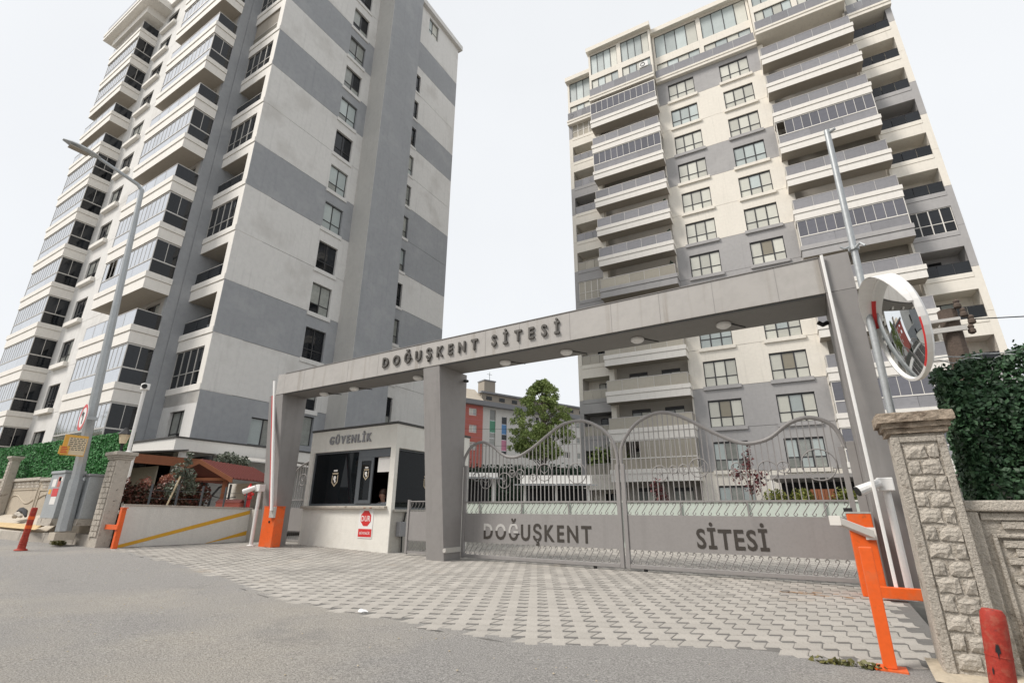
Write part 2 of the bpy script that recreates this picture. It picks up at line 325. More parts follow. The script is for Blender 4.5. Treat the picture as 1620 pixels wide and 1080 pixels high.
def glyph_mesh(ch, size, ext, bold):
    cu = bpy.data.curves.new('glyph', 'FONT'); cu.body = ch; cu.size = size; cu.extrude = ext; cu.offset = bold; cu.resolution_u = 3
    o = bpy.data.objects.new('glyph', cu); C.objects.link(o)
    dg = bpy.context.evaluated_depsgraph_get(); dg.update()
    me = bpy.data.meshes.new_from_object(o.evaluated_get(dg)); bpy.data.objects.remove(o); bpy.data.curves.remove(cu)
    return me
def letters(parent, text, x0, x1, z0, cap, y, m, ext=0.015, bold=0.02, rz=0, spacing=None, half=None, loc0=(0, 0, 0), squash=1.0, flat=None):
    """raised letters facing -y, spread evenly between x0 and x1, capital height cap, base line z0"""
    size = cap / 0.70
    ms = []
    for ch in text:
        m0 = glyph_mesh(ch, size, ext, 0); xs = [v.co.x for v in m0.vertices]; bpy.data.meshes.remove(m0)
        me = glyph_mesh(ch, size, ext, bold * size); ms.append((me, min(xs), max(xs)))
    tot = sum((b - a) for _, a, b in ms) * squash
    gap = ((x1 - x0) - tot) / max(1, len(text) - 1)
    x = x0; out = []
    for i, (me, a, b) in enumerate(ms):
        for v in me.vertices:
            v.co = Vector(((v.co.x - a) * squash, -v.co.z, v.co.y))
        me.materials.clear(); me.materials.append(M[m])
        if half and i in half:                       # pale upper half, standing for the pale wall seen through the letter
            bm = bmesh.new(); bm.from_mesh(me)
            bmesh.ops.bisect_plane(bm, geom=bm.verts[:] + bm.edges[:] + bm.faces[:], plane_co=(0, 0, half[i] * cap), plane_no=(0, 0, 1))
            me.materials.append(M['letter_pale'])
            for f in bm.faces:
                zc = f.calc_center_median().z
                if half[i] * cap < zc < cap * 1.03: f.material_index = 1
            bm.to_mesh(me); bm.free()
        me.name = 'letter'
        o = put(me, 'letter', parent, (x, y, z0)); out.append(o)
        x += (b - a) * squash + gap
    return out

def hgt(x):                                          # the ground climbs gently to the left of the entrance
    t = max(0.0, -9.0 - x); return min(0.45, 0.018 * t * min(1, t / 1.5))
# ------------------------------------------------------------------ ground, road, paving
struct(MB().quad((-900, -600, -0.35), (900, -600, -0.35), (900, 1200, -0.35), (-900, 1200, -0.35)).build('ground', 'ground'))
EX = [-80, -24, -19, -17, -16.2, -13.3, -9.7, -6.4, -4.7, -3.1, -2.4, -1.88, -1.5, -1.07, -0.64, 0.13, 0.45, 1.0, 30]
EY = [4.7, 4.7, 4.85, 5.25, 5.5, 5.4, 4.98, 4.13, 3.78, 3.84, 3.82, 3.88, 4.2, 4.41, 4.55, 4.6, 4.64, 4.66, 4.66]
def edge(x): return float(np.interp(x, EX, EY))
def road():
    xs = list(np.arange(-80, -20, 2.0)) + list(np.arange(-20, 4, 0.2)) + list(np.arange(4, 31, 2.0))
    ts = [-0.14, 0, 0.1, 0.25, 0.45, 0.7, 1.0, 1.4, 1.9, 2.5, 3.2, 4, 5, 6, 8, 10, 14, 20, 34]
    mb = MB(); nx, nt_ = len(xs), len(ts)
    for x in xs:
        e = edge(x)
        for t in ts:
            w = 0.012 * math.sin(x * 1.7 + t) * math.sin(t * 1.3 + x * 0.4) - 0.02 * min(1, t)
            jit = 0.035 * math.sin(x * 9.1) + 0.02 * math.sin(x * 23.0) if t == 0 else 0
            mb.v.append((x, e - t + jit, hgt(x) + (0.0012 if t <= 0 else w)))
    for i in range(nx - 1):
        for j in range(nt_ - 1):
            a = i * nt_ + j; mb.f.append((a, a + 1, a + nt_ + 1, a + nt_)); mb.m.append(0)
    o = mb.build('road', 'asphalt', smooth=True); return struct(o)
road()
ck = MB()
for (x, y, L_, a) in ((-9.5, 4.2, 2.2, 0.15), (-6.0, 2.6, 1.6, -0.35), (-3.2, 2.4, 1.4, 0.5), (-12.5, 4.4, 2.5, 0.05), (-1.6, 2.9, 1.1, -0.2), (-7.4, 3.2, 1.2, 1.2)):
    px, py = x, y; n = int(L_ / 0.12)
    for i in range(n):
        a2 = a + random.uniform(-0.7, 0.7); qx, qy = px + 0.12 * math.cos(a2), py + 0.12 * math.sin(a2); w = random.uniform(0.004, 0.011)
        z0 = hgt(px) - 0.0155; ck.quad((px, py - w, z0), (qx, qy - w, hgt(qx) - 0.0155), (qx, qy + w, hgt(qx) - 0.0155), (px, py + w, z0)); px, py = qx, qy

# crack-filled patches and pebbles on the asphalt
pm = MB()
for i in range(420):
    x = random.uniform(-16, 1.5); y = edge(x) - random.uniform(0.05, 3.2) ** 1.0
    s = random.uniform(0.003, 0.010)
    pm.lathe([(s * 0.6, 0), (s, s * 0.4), (s * 0.4, s * 0.8)], 5, (x, y, hgt(x) - 0.012))
stuff(tag(pm.build('loose_gravel', 'earth'), 'small loose stones scattered on the asphalt road', 'gravel'))

# paving of notched concrete blocks, laid at 29 degrees to the gate
PA = R(29.0); CELL = 0.222; PU = Vector((math.cos(PA), math.sin(PA))); PV = Vector((-math.sin(PA), math.cos(PA)))
pav = struct(MB().build('paving', 'bed'))
def bed():
    mb = MB(); xs = list(np.arange(-16.2, 1.0, 0.4)); 
    for a, b in zip(xs[:-1], xs[1:]):
        mb.quad((a, edge(a) - 0.02, hgt(a) - 0.0004), (b, edge(b) - 0.02, hgt(b) - 0.0004), (b, 16.0, hgt(b) - 0.0004), (a, 16.0, hgt(a) - 0.0004))
    return mb
me = bed().mesh('paving', 'bed'); pav.data = me
g = 0.004
def inset_poly(poly, d):
    n = len(poly); out = []
    for i in range(n):
        p0, p1, p2 = Vector(poly[i - 1]), Vector(poly[i]), Vector(poly[(i + 1) % n])
        e1 = (p1 - p0).normalized(); e2 = (p2 - p1).normalized(); n1 = Vector((-e1.y, e1.x)); n2 = Vector((-e2.y, e2.x))
        b = (n1 + n2); b /= max(0.35, b.dot(n1)); out.append(tuple(p1 + b * d))
    return out
_h = CELL / 2
outline0 = [(_h, 0), (CELL, 0), (CELL, 0.064), (CELL + _h * 0.8, CELL), (_h * 0.8 + 0.0, CELL), (0.0, 0.064), (_h, 0.064)]
outline = inset_poly(outline0, 0.004); outline_t = inset_poly(outline0, 0.010)
def paver_mesh(h=0.02):
    mb = MB()
    lo = [(p[0], p[1], -0.012) for p in outline]; hi = [(p[0], p[1], 0.0012) for p in outline]
    top = [(p[0], p[1], 0.0042) for p in outline_t]
    i = len(mb.v); mb.v += lo + hi + top; n = 7
    for k in range(n):
        k2 = (k + 1) % n
        mb.f.append((i + k, i + k2, i + n + k2, i + n + k)); mb.m.append(0)
        mb.f.append((i + n + k, i + n + k2, i + 2 * n + k2, i + 2 * n + k)); mb.m.append(0)
    mb.f.append(tuple(i + 2 * n + k for k in range(n))); mb.m.append(0)
    return mb
pproto = paver_mesh(); pmesh = pproto.mesh('paver', 'paver')
cells = []
for i in range(-120, 60):
    for j in range(-40, 110):
        o_ = PU * (i * CELL) + PV * (j * CELL + (0.0))
        c = o_ + PU * CELL * 0.5 + PV * CELL * 0.5
        x, y = c
        if x < -14.6 or x > 0.75 or y > 15.5: continue
        if y < edge(x) + 0.05: continue
        if x > 0.40 and y < 9.0 and x > 0.42: continue
        cells.append((math.hypot(x, y), o_, x, y))
cells.sort(key=lambda c: c[0])
for d, o_, x, y in cells[:300]:
    o = put(pmesh, 'paver', pav, (o_.x, o_.y, hgt(x) + random.uniform(-0.001, 0.0012)))
    o.rotation_euler = (random.uniform(-0.006, 0.006), random.uniform(-0.006, 0.006), PA + random.uniform(-0.012, 0.012))
fv = []; ff = []
pv0 = np.array(pproto.v); nf = [tuple(f) for f in pproto.f]
for d, o_, x, y in cells[300:]:
    ca, sa = math.cos(PA), math.sin(PA); z = hgt(x) + random.uniform(-0.0008, 0.0008); b = len(fv)
    for v in pproto.v: fv.append((o_.x + v[0] * ca - v[1] * sa, o_.y + v[0] * sa + v[1] * ca, v[2] + z))
    ff += [tuple(b + k for k in f) for f in nf]
fm = MB(); fm.v = fv; fm.f = ff; fm.m = [0] * len(ff)
stuff(fm.build('paver_field', 'paver', pav))

# rust run-off on the blocks by the right barrier
rs = MB()
for q in range(26):
    x = random.uniform(-0.75, 0.2); y = 8.1 + random.uniform(-0.16, 0.22) * (1 - abs(x + 0.1) * 0.8); w = random.uniform(0.02, 0.07)
    rs.quad((x - w, y - w * 0.35, 0.0056), (x + w * 0.8, y - w * 0.4, 0.0056), (x + w, y + w * 0.3, 0.0056), (x - w * 0.7, y + w * 0.4, 0.0056))
stuff(rs.build('rust_stain', 'rust', pav))
# paved yard further in, behind the gate
struct(MB().quad((-40, 16.0, -0.006), (30, 16.0, -0.006), (30, 120, -0.006), (-40, 120, -0.006)).build('yard', 'yard'))

# raised footpath with kerb on the left
def fy(x): return max(4.7, edge(x) - 0.02)
def kzt(x): return 0.37 + (-15.35 - x) * 0.0056
fm = MB(); xs = [-15.32 - 0.5 * i for i in range(130)]
for a, b in zip(xs[1:], xs[:-1]):
    fm.quad((a, fy(a) + 0.19, kzt(a)), (b, fy(b) + 0.19, kzt(b)), (b, 5.75, 0.76), (a, 5.75, 0.78 + 0.002 * (-15 - a)))
fm.quad((-15.32, fy(-15.32) + 0.19, -0.1), (-15.32, 5.75, -0.1), (-15.32, 5.75, 0.76), (-15.32, fy(-15.32) + 0.19, kzt(-15.32)))
struct(fm.build('footpath', 'foot'))
kerb = struct(bpy.data.objects.new('kerb', None)); C.objects.link(kerb)
kx = -80.0
pts = []
x = -15.3
while x > -60: pts.append(x); x -= 1.05
for i, (b, a) in enumerate(zip(pts[:-1], pts[1:])):
    gpx = 0.008
    lo = [(a + gpx, fy(a), hgt(a) - 0.05), (b - gpx, fy(b), hgt(b) - 0.05), (b - gpx, fy(b) + 0.2, hgt(b) - 0.05), (a + gpx, fy(a) + 0.2, hgt(a) - 0.05)]
    hi = [(p[0], p[1] + (0.03 if k < 2 else 0.0), kzt(p[0]) + 0.008 + random.uniform(-0.004, 0.004)) for k, p in enumerate(lo)]
    MB().hexa(lo, hi).build('kerb_stone', 'kerb', kerb, bevel=0.012)
struct(MB().quad((-60, 4.98, 0.70), (-17.6, 4.98, 0.455), (-17.6, 5.2, 0.56), (-60, 5.2, 0.75)).build('tactile_strip', 'tactile'))
# sandy verge at the foot of the right-hand wall
vg = MB(); xs = list(np.arange(0.38, 12, 0.3))
for a, b in zip(xs[:-1], xs[1:]):
    vg.quad((a, 4.42 + 0.05 * math.sin(a * 5), 0.008), (b, 4.42 + 0.05 * math.sin(b * 5), 0.008), (b, 4.9, 0.05), (a, 4.9, 0.05))
struct(vg.build('verge', 'earth'))
# ------------------------------------------------------------------ tower helpers
def wall_grid(mb, u0, u1, z0, z1, holes, depth, mi=0, facing='-y', plane=0.0, edge_return=0.03):
    """flat wall with rectangular holes; holes get reveals of the given depth"""
    us = sorted({u0, u1} | {h[k] for h in holes for k in (0, 1)}); zs = sorted({z0, z1} | {h[k] for h in holes for k in (2, 3)})
    us = [u for u in us if u0 - 1e-6 <= u <= u1 + 1e-6]; zs = [z for z in zs if z0 - 1e-6 <= z <= z1 + 1e-6]
    if facing == '-y': P = lambda u, z, d=0: (u, plane + d, z)
    else: P = lambda u, z, d=0: (plane - d, u, z)     # facing +x
    for a, b in zip(us[:-1], us[1:]):
        for c, d in zip(zs[:-1], zs[1:]):
            m_, n_ = (a + b) / 2, (c + d) / 2
            if any(h[0] < m_ < h[1] and h[2] < n_ < h[3] for h in holes): continue
            mb.quad(P(a, c), P(b, c), P(b, d), P(a, d), mi)
    for h in holes:
        a, b, c, d = h[:4]
        mb.quad(P(a, c), P(a, c, depth), P(a, d, depth), P(a, d), mi); mb.quad(P(b, c, depth), P(b, c), P(b, d), P(b, d, depth), mi)
        c2, d2 = max(c, z0), min(d, z1)
        if c >= z0: mb.quad(P(a, c, depth), P(a, c), P(b, c), P(b, c, depth), mi)
        if d <= z1: mb.quad(P(a, d), P(a, d, depth), P(b, d, depth), P(b, d), mi)
    e = edge_return
    if e:
        for (a, c, b, d) in ((u0, z0, u1, z0), (u1, z0, u1, z1), (u1, z1, u0, z1), (u0, z1, u0, z0)):
            mb.quad(P(a, c, e), P(b, d, e), P(b, d), P(a, c), mi)
    return mb
_wcache = {}
def window(parent, loc, rz, w, h, vs, hs, panes, frame='frame', sill=None, depth=0.12, fw=0.045, head=0.0):
    """frame with vertical bars at fractions vs and a horizontal bar at fraction hs; panes: materials, row by row from the bottom"""
    k = ('w', round(w, 3), round(h, 3), tuple(vs), hs, frame, round(fw, 3), head)
    xs = [0.0] + [v * w for v in vs] + [w]; zs = [0.0] + ([hs * h] if hs else []) + [h - head]
    if k not in _wcache:
        mb = MB()
        mb.box(0, 0, 0, fw, 0.06, h); mb.box(w - fw, 0, 0, w, 0.06, h); mb.box(fw, 0, 0, w - fw, 0.06, fw); mb.box(fw, 0, h - fw - head, w - fw, 0.06, h)
        for x in xs[1:-1]: mb.box(x - fw * 0.7, -0.004, fw, x + fw * 0.7, 0.056, h - fw - head)
        if hs:
            for a, b in zip(xs[:-1], xs[1:]): mb.box(a + fw * 0.7, -0.002, zs[1] - fw * 0.55, b - fw * 0.7, 0.058, zs[1] + fw * 0.55)
        _wcache[k] = mb.mesh('window', frame)
    o = put(_wcache[k], 'window', parent, loc, rz)
    i = 0
    for c, d in zip(zs[:-1], zs[1:]):
        for a, b in zip(xs[:-1], xs[1:]):
            mname = panes[i % len(panes)]; i += 1
            put(cbox((b - a - fw * 0.9, 0.012, d - c - fw * 0.9), mname), 'pane', o, (a + fw * 0.45, 0.028, c + fw * 0.45))
    if sill:
        ov, sh, sd, sm = sill
        put(cbox((w + 2 * ov, sd + depth, sh), sm), 'window_sill', o, (-ov, -sd, -sh - 0.002))
    return o
def curtains(n, mode=None):
    r = random.random()
    if mode == 'rt':
        base = 'curtain' if r < 0.75 else 'curtain2'
        l = [base] * n
        if random.random() < 0.35: l[n // 2 + 1 if n > 3 else 0] = random.choice(['blind', 'curtain2', 'curtain_dim'])
        return l
    if r < 0.55: return ['curtain_dim' if random.random() < 0.7 else 'glass_dark' for _ in range(n)]
    if r < 0.75: return ['curtain2' if random.random() < 0.5 else 'curtain_dim' for _ in range(n)]
    return ['glass_dark'] * n

def balcony(parent, x0, y0, z, w, depth, status, band='white_b', low=-0.62, top=0.27, openh=2.36, glass='glass_lilac', gl_side='glass_dark', npan=12,
            sides=(True, True), rail_glass=None, opened=(), side_pan=2):
    """bay balcony: slab band with lip and groove, glass rail or sliding glazing; local x along the front, y=0 the wall, front at -depth"""
    k = ('b', round(w, 2), round(depth, 2), band, low, top, sides)
    if k not in _wcache:
        mb = MB(); gz = top - 0.36
        mb.box(0, -depth, low, w, 0.0, gz)
        mb.box(0.03, -depth + 0.03, gz, w - 0.03, 0, gz + 0.035)
        mb.box(-0.05, -depth - 0.05, gz + 0.035, w + 0.05, 0, top)
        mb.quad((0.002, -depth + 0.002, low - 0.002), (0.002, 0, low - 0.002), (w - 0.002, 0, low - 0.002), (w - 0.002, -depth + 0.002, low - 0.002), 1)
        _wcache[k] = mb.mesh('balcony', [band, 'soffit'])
    b = put(_wcache[k], 'balcony', parent, (x0, y0, z))
    gl = rail_glass or glass
    n = 5 if w > 4 else 3
    if status == 'rail':
        pw = (w - 0.16) / n
        for i in range(n): put(cbox((pw - 0.02, 0.014, 0.84), gl), 'railing_glass', b, (0.08 + i * pw + 0.01, -depth + 0.06, top + 0.02))
        for s, on in enumerate(sides):
            if on: put(cbox((0.014, depth - 0.12, 0.84), gl if gl == 'glass_sand' else gl_side if glass == 'glass_refl' else gl), 'railing_glass', b, (0.06 if s == 0 else w - 0.074, -depth + 0.075, top + 0.02))
        mb = MB().box(0.05, -depth + 0.045, top + 0.865, w - 0.05, -depth + 0.09, top + 0.90)
        for s, on in enumerate(sides):
            x = 0.05 if s == 0 else w - 0.09
            if on: mb.box(x, -depth + 0.092, top + 0.865, x + 0.04, -0.02, top + 0.90)
        for i in range(n + 1): mb.box(0.07 + i * pw - 0.012, -depth + 0.052, top, 0.07 + i * pw + 0.012, -depth + 0.058, top + 0.862)
        mb.build('handrail', 'alu', b)
    else:
        mid = top + 0.76; zt = openh
        n2 = 3
        pw = (w - 0.12) / n2
        for i in range(n2): put(cbox((pw - 0.015, 0.014, mid - top - 0.03), gl), 'lower_glass', b, (0.06 + i * pw + 0.007, -depth + 0.07, top + 0.015))
        pw = (w - 0.12) / npan
        for i in range(npan):
            if i in opened: continue
            put(cbox((pw - 0.03, 0.014, zt - mid - 0.12), 'glass_panel' if glass == 'glass_lilac' else glass), 'glazing_panel', b, (0.06 + i * pw + 0.015, -depth + 0.07 + (0.002 if i % 2 else 0), mid + 0.06))
        mb = MB().box(0.04, -depth + 0.045, mid - 0.015, w - 0.04, -depth + 0.10, mid + 0.055).box(0.04, -depth + 0.045, zt - 0.06, w - 0.04, -depth + 0.10, zt + 0.02)
        for i in range(npan + 1):
            if 0 < i < npan: mb.box(0.06 + i * pw - 0.013, -depth + 0.058, mid + 0.055, 0.06 + i * pw + 0.013, -depth + 0.095, zt - 0.06)
        for x in (0.04, w - 0.08): mb.box(x, -depth + 0.05, top, x + 0.04, -depth + 0.09, mid - 0.015).box(x, -depth + 0.05, mid + 0.055, x + 0.04, -depth + 0.09, zt - 0.06)
        for s, on in enumerate(sides):
            if not on: continue
            x = 0.05 if s == 0 else w - 0.09
            L_ = depth - 0.12
            mb.box(x, -depth + 0.102, mid - 0.015, x + 0.04, -0.01, mid + 0.055).box(x, -depth + 0.102, zt - 0.06, x + 0.04, -0.01, zt + 0.02)
            for q in range(1, side_pan): mb.box(x, -depth + 0.1 + L_ * q / side_pan - 0.015, mid + 0.055, x + 0.04, -depth + 0.1 + L_ * q / side_pan + 0.015, zt - 0.06)
            xx = x + 0.012
            put(cbox((0.014, L_, mid - top - 0.03), gl_side), 'lower_glass', b, (xx, -depth + 0.1, top + 0.015))
            for q in range(side_pan): put(cbox((0.014, L_ / side_pan - 0.03, zt - mid - 0.12), gl_side), 'glazing_panel', b, (xx, -depth + 0.115 + L_ * q / side_pan, mid + 0.06))
        mb.build('glazing_frame', 'alu' if glass == 'glass_refl' else 'alu_white', b)
    return b

# ------------------------------------------------------------------ left tower
LT = thing('apartment_tower', 'tall apartment tower at left with grey and white bands, its corner towards the security booth', 'apartment tower', (-25.292, 11.778, 0), R(0.9), 'towers of the housing estate')
def LZ(k): return 0.54 + 3 * k
grayA = {1, 3, 6, 9, 11}
grayA2 = {0, 1, 4, 6, 7, 10, 13}
for k in range(0, 16):
    z0 = LZ(k) if k else -0.3; z1 = LZ(k + 1) if k < 15 else 46.2
    if k == 15: z1 = LZ(15) + 1.6
    gp = 0.012
    holes = [] if k in (15,) else [(5.22, 6.70, LZ(k) + 0.03, LZ(k) + 2.03)]
    if k == 1: holes = [(2.85, 4.4, 4.2, 5.62), (5.22, 6.70, 4.5, 6.2)]
    if k == 0: holes = []
    c = 'gray' if k in grayA else 'white'
    wall_grid(MB(), 0.0, 7.5, z0 + gp, z1 - gp, holes, 0.16, 0, '+x', 0.0).build('wall_panel', c, LT)
    hol2 = [(12.15, 13.0, LZ(k) + 0.1, LZ(k) + 2.05)] if 0 < k < 14 else []
    if k >= 14: hol2 = [(13.5, 14.88, LZ(k) + (0.15 if k == 14 else 0.0) - (0.0 if k == 14 else 0.66), LZ(k) + (2.0 if k == 14 else 1.24))]
    if k == 15: hol2 = []
    if k == 13: hol2 = []
    if k == 14: hol2 = [(13.5, 14.88, 44.9, 46.0)]
    z1b = LZ(k + 1) if k < 15 else 47.3
    c = 'gray' if k in grayA2 else 'white'
    if k < 14:
        wall_grid(MB(), 7.5, 18.1, z0 + gp, z1b - gp, hol2, 0.16, 0, '+x', 0.0).build('wall_panel', c, LT)
    for h in (holes if k else []):
        w = h[1] - h[0]
        window(LT, (-0.15, h[0], h[2]), R(90), w, h[3] - h[2], (0.5,), 0.33 if k != 1 else None, curtains(4) if k > 1 else ['curtain2', 'curtain_dim'], sill=(0.12, 0.26, 0.22, 'white' if c == 'white' else 'white') if k != 1 else None, depth=0.15)
    if 0 < k < 13:
        window(LT, (-0.15, 12.15, LZ(k) + 0.1), R(90), 0.85, 1.95, (), 0.33, curtains(2), sill=(0.1, 0.22, 0.2, 'white'), depth=0.15)
# two top storeys on the right part with paired windows, cornice above
wall_grid(MB(), 7.5, 18.1, LZ(14) + 0.012, 47.2, [(13.5, 14.88, 44.9, 46.8)], 0.16, 0, '+x', 0.0).build('wall_panel', 'white', LT)
window(LT, (-0.15, 13.5, 44.9), R(90), 1.38, 1.9, (0.42,), 0.33, ['curtain2', 'curtain', 'curtain2', 'curtain'], depth=0.15)
window(LT, (-0.15, 13.5, 41.75), R(90), 1.38, 1.9, (0.42,), 0.33, ['curtain2', 'curtain', 'curtain', 'curtain2'], depth=0.15)
MB().box(-20, -0.2, 47.2, 0.35, 18.4, 47.75).build('cornice', 'white', LT)
# stair shaft, proud of the wall
MB().box(-0.2, 7.5, -0.3, 1.75, 10.75, 47.2).build('stair_shaft', ['gray'], LT)
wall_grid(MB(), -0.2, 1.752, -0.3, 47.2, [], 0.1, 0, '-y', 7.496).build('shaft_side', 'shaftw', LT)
# hidden body of the tower
MB().box(-24.5, 1.6, -0.3, -0.18, 18.0, 47.2).build('core', 'inner', LT)
# loggia stack at the corner (facing the road)
glz = {2, 5, 7, 9, 11, 13}
for k in range(1, 15):
    z0, z1 = LZ(k), LZ(k + 1)
    if k == 1:
        wall_grid(MB(), -3.3, -0.02, -0.3, 6.82, [(-2.42, -1.02, 3.75, 5.6)], 0.16).build('wall_panel', 'white', LT)
        window(LT, (-2.42, 0.15, 3.75), 0, 1.4, 1.85, (0.55,), 0.4, ['curtain_dim', 'glass_dark', 'curtain_dim', 'curtain_dim']); continue
    mb = MB()
    mb.box(-0.48, 0, z0 - 0.65 + 0.97 - 0.0, -0.015, 1.45, z0 + 2.35)                          # corner strip beside the opening
    mb.box(-3.3, 0, z0 - 0.65, -0.015, 1.6, z0 - 0.06).box(-3.3, 0.03, z0 - 0.06, -0.045, 1.6, z0 - 0.02).box(-3.34, -0.045, z0 - 0.02, -0.015, 1.6, z0 + 0.31)
    mb.build('loggia_parapet', 'white_b', LT)
    MB().quad((-3.28, 0.03, z0 + 2.346), (-3.28, 1.49, z0 + 2.346), (-0.49, 1.49, z0 + 2.346), (-0.49, 0.03, z0 + 2.346)).build('loggia_ceiling_shade', 'soffit', LT); MB().quad((-3.29, 0.03, z0 + 0.32), (-3.29, 1.49, z0 + 0.32), (-3.29, 1.49, z0 + 2.34), (-3.29, 0.03, z0 + 2.34)).build('loggia_side_shade', 'gray', LT)  # thin linings whose darker colours paint in the shade of the recess
    MB().box(-3.28, 1.5, z0 + 0.31, -0.48, 1.58, z0 + 2.35).build('loggia_wall', 'gray', LT)
    window(LT, (-2.5, 1.44, z0 + 0.35), 0, 1.5, 1.8, (0.5,), None, curtains(2))
    if k in glz:
        window(LT, (-3.28, 0.06, z0 + 0.32), 0, 2.78, 2.02, (0.25, 0.5, 0.75), 0.36, ['glass_lilac' if random.random() < .3 else 'glass_dark'] * 4 + ['glass_dark'] * 4, frame='alu', fw=0.035)
    else:
        put(cbox((2.74, 0.014, 0.72), 'glass_dark' if k != 10 else 'beige'), 'railing_glass', LT, (-3.26, 0.08, z0 + 0.33))
        MB().box(-3.28, 0.07, z0 + 1.055, -0.49, 0.11, z0 + 1.09).build('handrail', 'alu', LT)
        if k in (3, 4, 6):
            MB().box(0, 0, 0, 0.75, 0.28, 0.55).lathe([(0.2, 0), (0.2, 0.02)], 16, (0.3, 0, 0)).build('air_conditioner', 'whitep', LT, (-3.0, 1.1, z0 + 1.35))
    if k == 10: put(cbox((2.75, 0.02, 1.3), 'soffit'), 'roller_blind', LT, (-3.26, 0.1, z0 + 1.05))
MB().box(-3.3, 0, 45.0, -0.015, 1.6, 47.2).build('wall_panel', 'white', LT)
# grey return wall between loggias and bay, with its pale groove
MB().box(-3.6, -1.05, -0.3, -3.3, -0.56, 47.2).box(-3.6, -0.56, -0.3, -3.33, -0.50, 47.2).box(-3.6, -0.50, -0.3, -3.3, 1.6, 47.2).build('return_wall', 'gray', LT)
# bay wall at 1.05 m, windows between the two balcony stacks
for k in range(0, 15):
    z0, z1 = LZ(k) if k else -0.3, LZ(k + 1) if k < 14 else 47.2
    holes = [(-16.87, -14.97, LZ(k) + 0.3, LZ(k) + 1.95)] if k else []
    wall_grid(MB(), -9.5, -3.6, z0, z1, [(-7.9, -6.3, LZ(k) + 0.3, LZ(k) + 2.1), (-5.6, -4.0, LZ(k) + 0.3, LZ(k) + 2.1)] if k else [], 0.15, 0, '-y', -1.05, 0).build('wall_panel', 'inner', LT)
    wall_grid(MB(), -24.2, -9.5, z0 + 0.01, z1 - 0.01, holes + ([(-22.6, -20.4, LZ(k) + 0.3, LZ(k) + 2.1)] if k else []), 0.15, 0, '-y', -1.05).build('wall_panel', 'white', LT)
    if k:
        window(LT, (-16.87, -0.95, LZ(k) + 0.3), 0, 1.9, 1.65, (0.5,), 0.38, curtains(4), sill=(0.2, 0.28, 0.35, 'white_b'), depth=0.1)
        for a, b in ((-7.9, -6.3), (-5.6, -4.0), (-22.6, -20.4)): window(LT, (a, -0.95, LZ(k) + 0.3), 0, b - a, 1.8, (0.5,), None, ['glass_dark', 'curtain_dim'])
b1g = {0: 'g', 1: 'g', 2: 'g', 3: 'r', 4: 'g', 5: 'g', 6: 'r', 7: 'g', 8: 'r', 9: 'g', 10: 'r', 11: 'g', 12: 'r', 13: 'g'}
b2g = {0: 'g', 1: 'g', 2: 'g', 3: 'g', 4: 'g', 5: 'g', 6: 'g', 7: 'g', 8: 'g', 9: 'r', 10: 'r', 11: 'g', 12: 'g', 13: 'r'}
for k in range(0, 14):
    balcony(LT, -9.4, -1.05, LZ(k), 6.15, 1.25, 'glaze' if b1g[k] == 'g' else 'rail', low=-0.69, top=0.27, openh=2.29, glass='glass_refl', opened=(1, 2) if k == 4 else (), sides=(True, True))
    balcony(LT, -23.8, -1.05, LZ(k), 5.8, 1.25, 'glaze' if b2g[k] == 'g' else 'rail', low=-0.69, top=0.27, openh=2.29, glass='glass_refl', sides=(True, True))
# deeper roof terrace slabs at the top left
MB().box(-25.2, -2.9, 42.1, -16.5, -1.05, 42.45).box(-25.2, -2.95, 42.46, -16.5, -1.05, 42.75).build('terrace_slab', 'white_b', LT)
MB().box(-24.2, -2.4, 41.3, -17.6, -1.05, 42.098).build('terrace_beam', 'white_b', LT)
MB().box(-25.0, -2.85, 42.76, -16.6, -2.83, 43.6).build('terrace_rail_glass', 'glass_lilac', LT)
# open ground storey with flat white-edged roof round the corner
MB().box(-3.3, -1.5, 3.35, 2.0, 0.0, 3.86).box(0.02, 0.0, 3.35, 2.0, 7.4, 3.86).box(-3.35, -1.55, 3.865, 2.05, 0.0, 3.93, 1).box(0.02, 0.0, 3.865, 2.05, 7.4, 3.93, 1).build('ground_floor_roof', ['fascia', 'roofdark'], LT)
MB().box(1.45, -1.2, 0, 1.85, -0.8, 3.35).build('porch_column', 'white', LT); MB().box(1.45, 5.5, 0, 1.85, 5.9, 3.35).build('porch_column', 'white', LT)

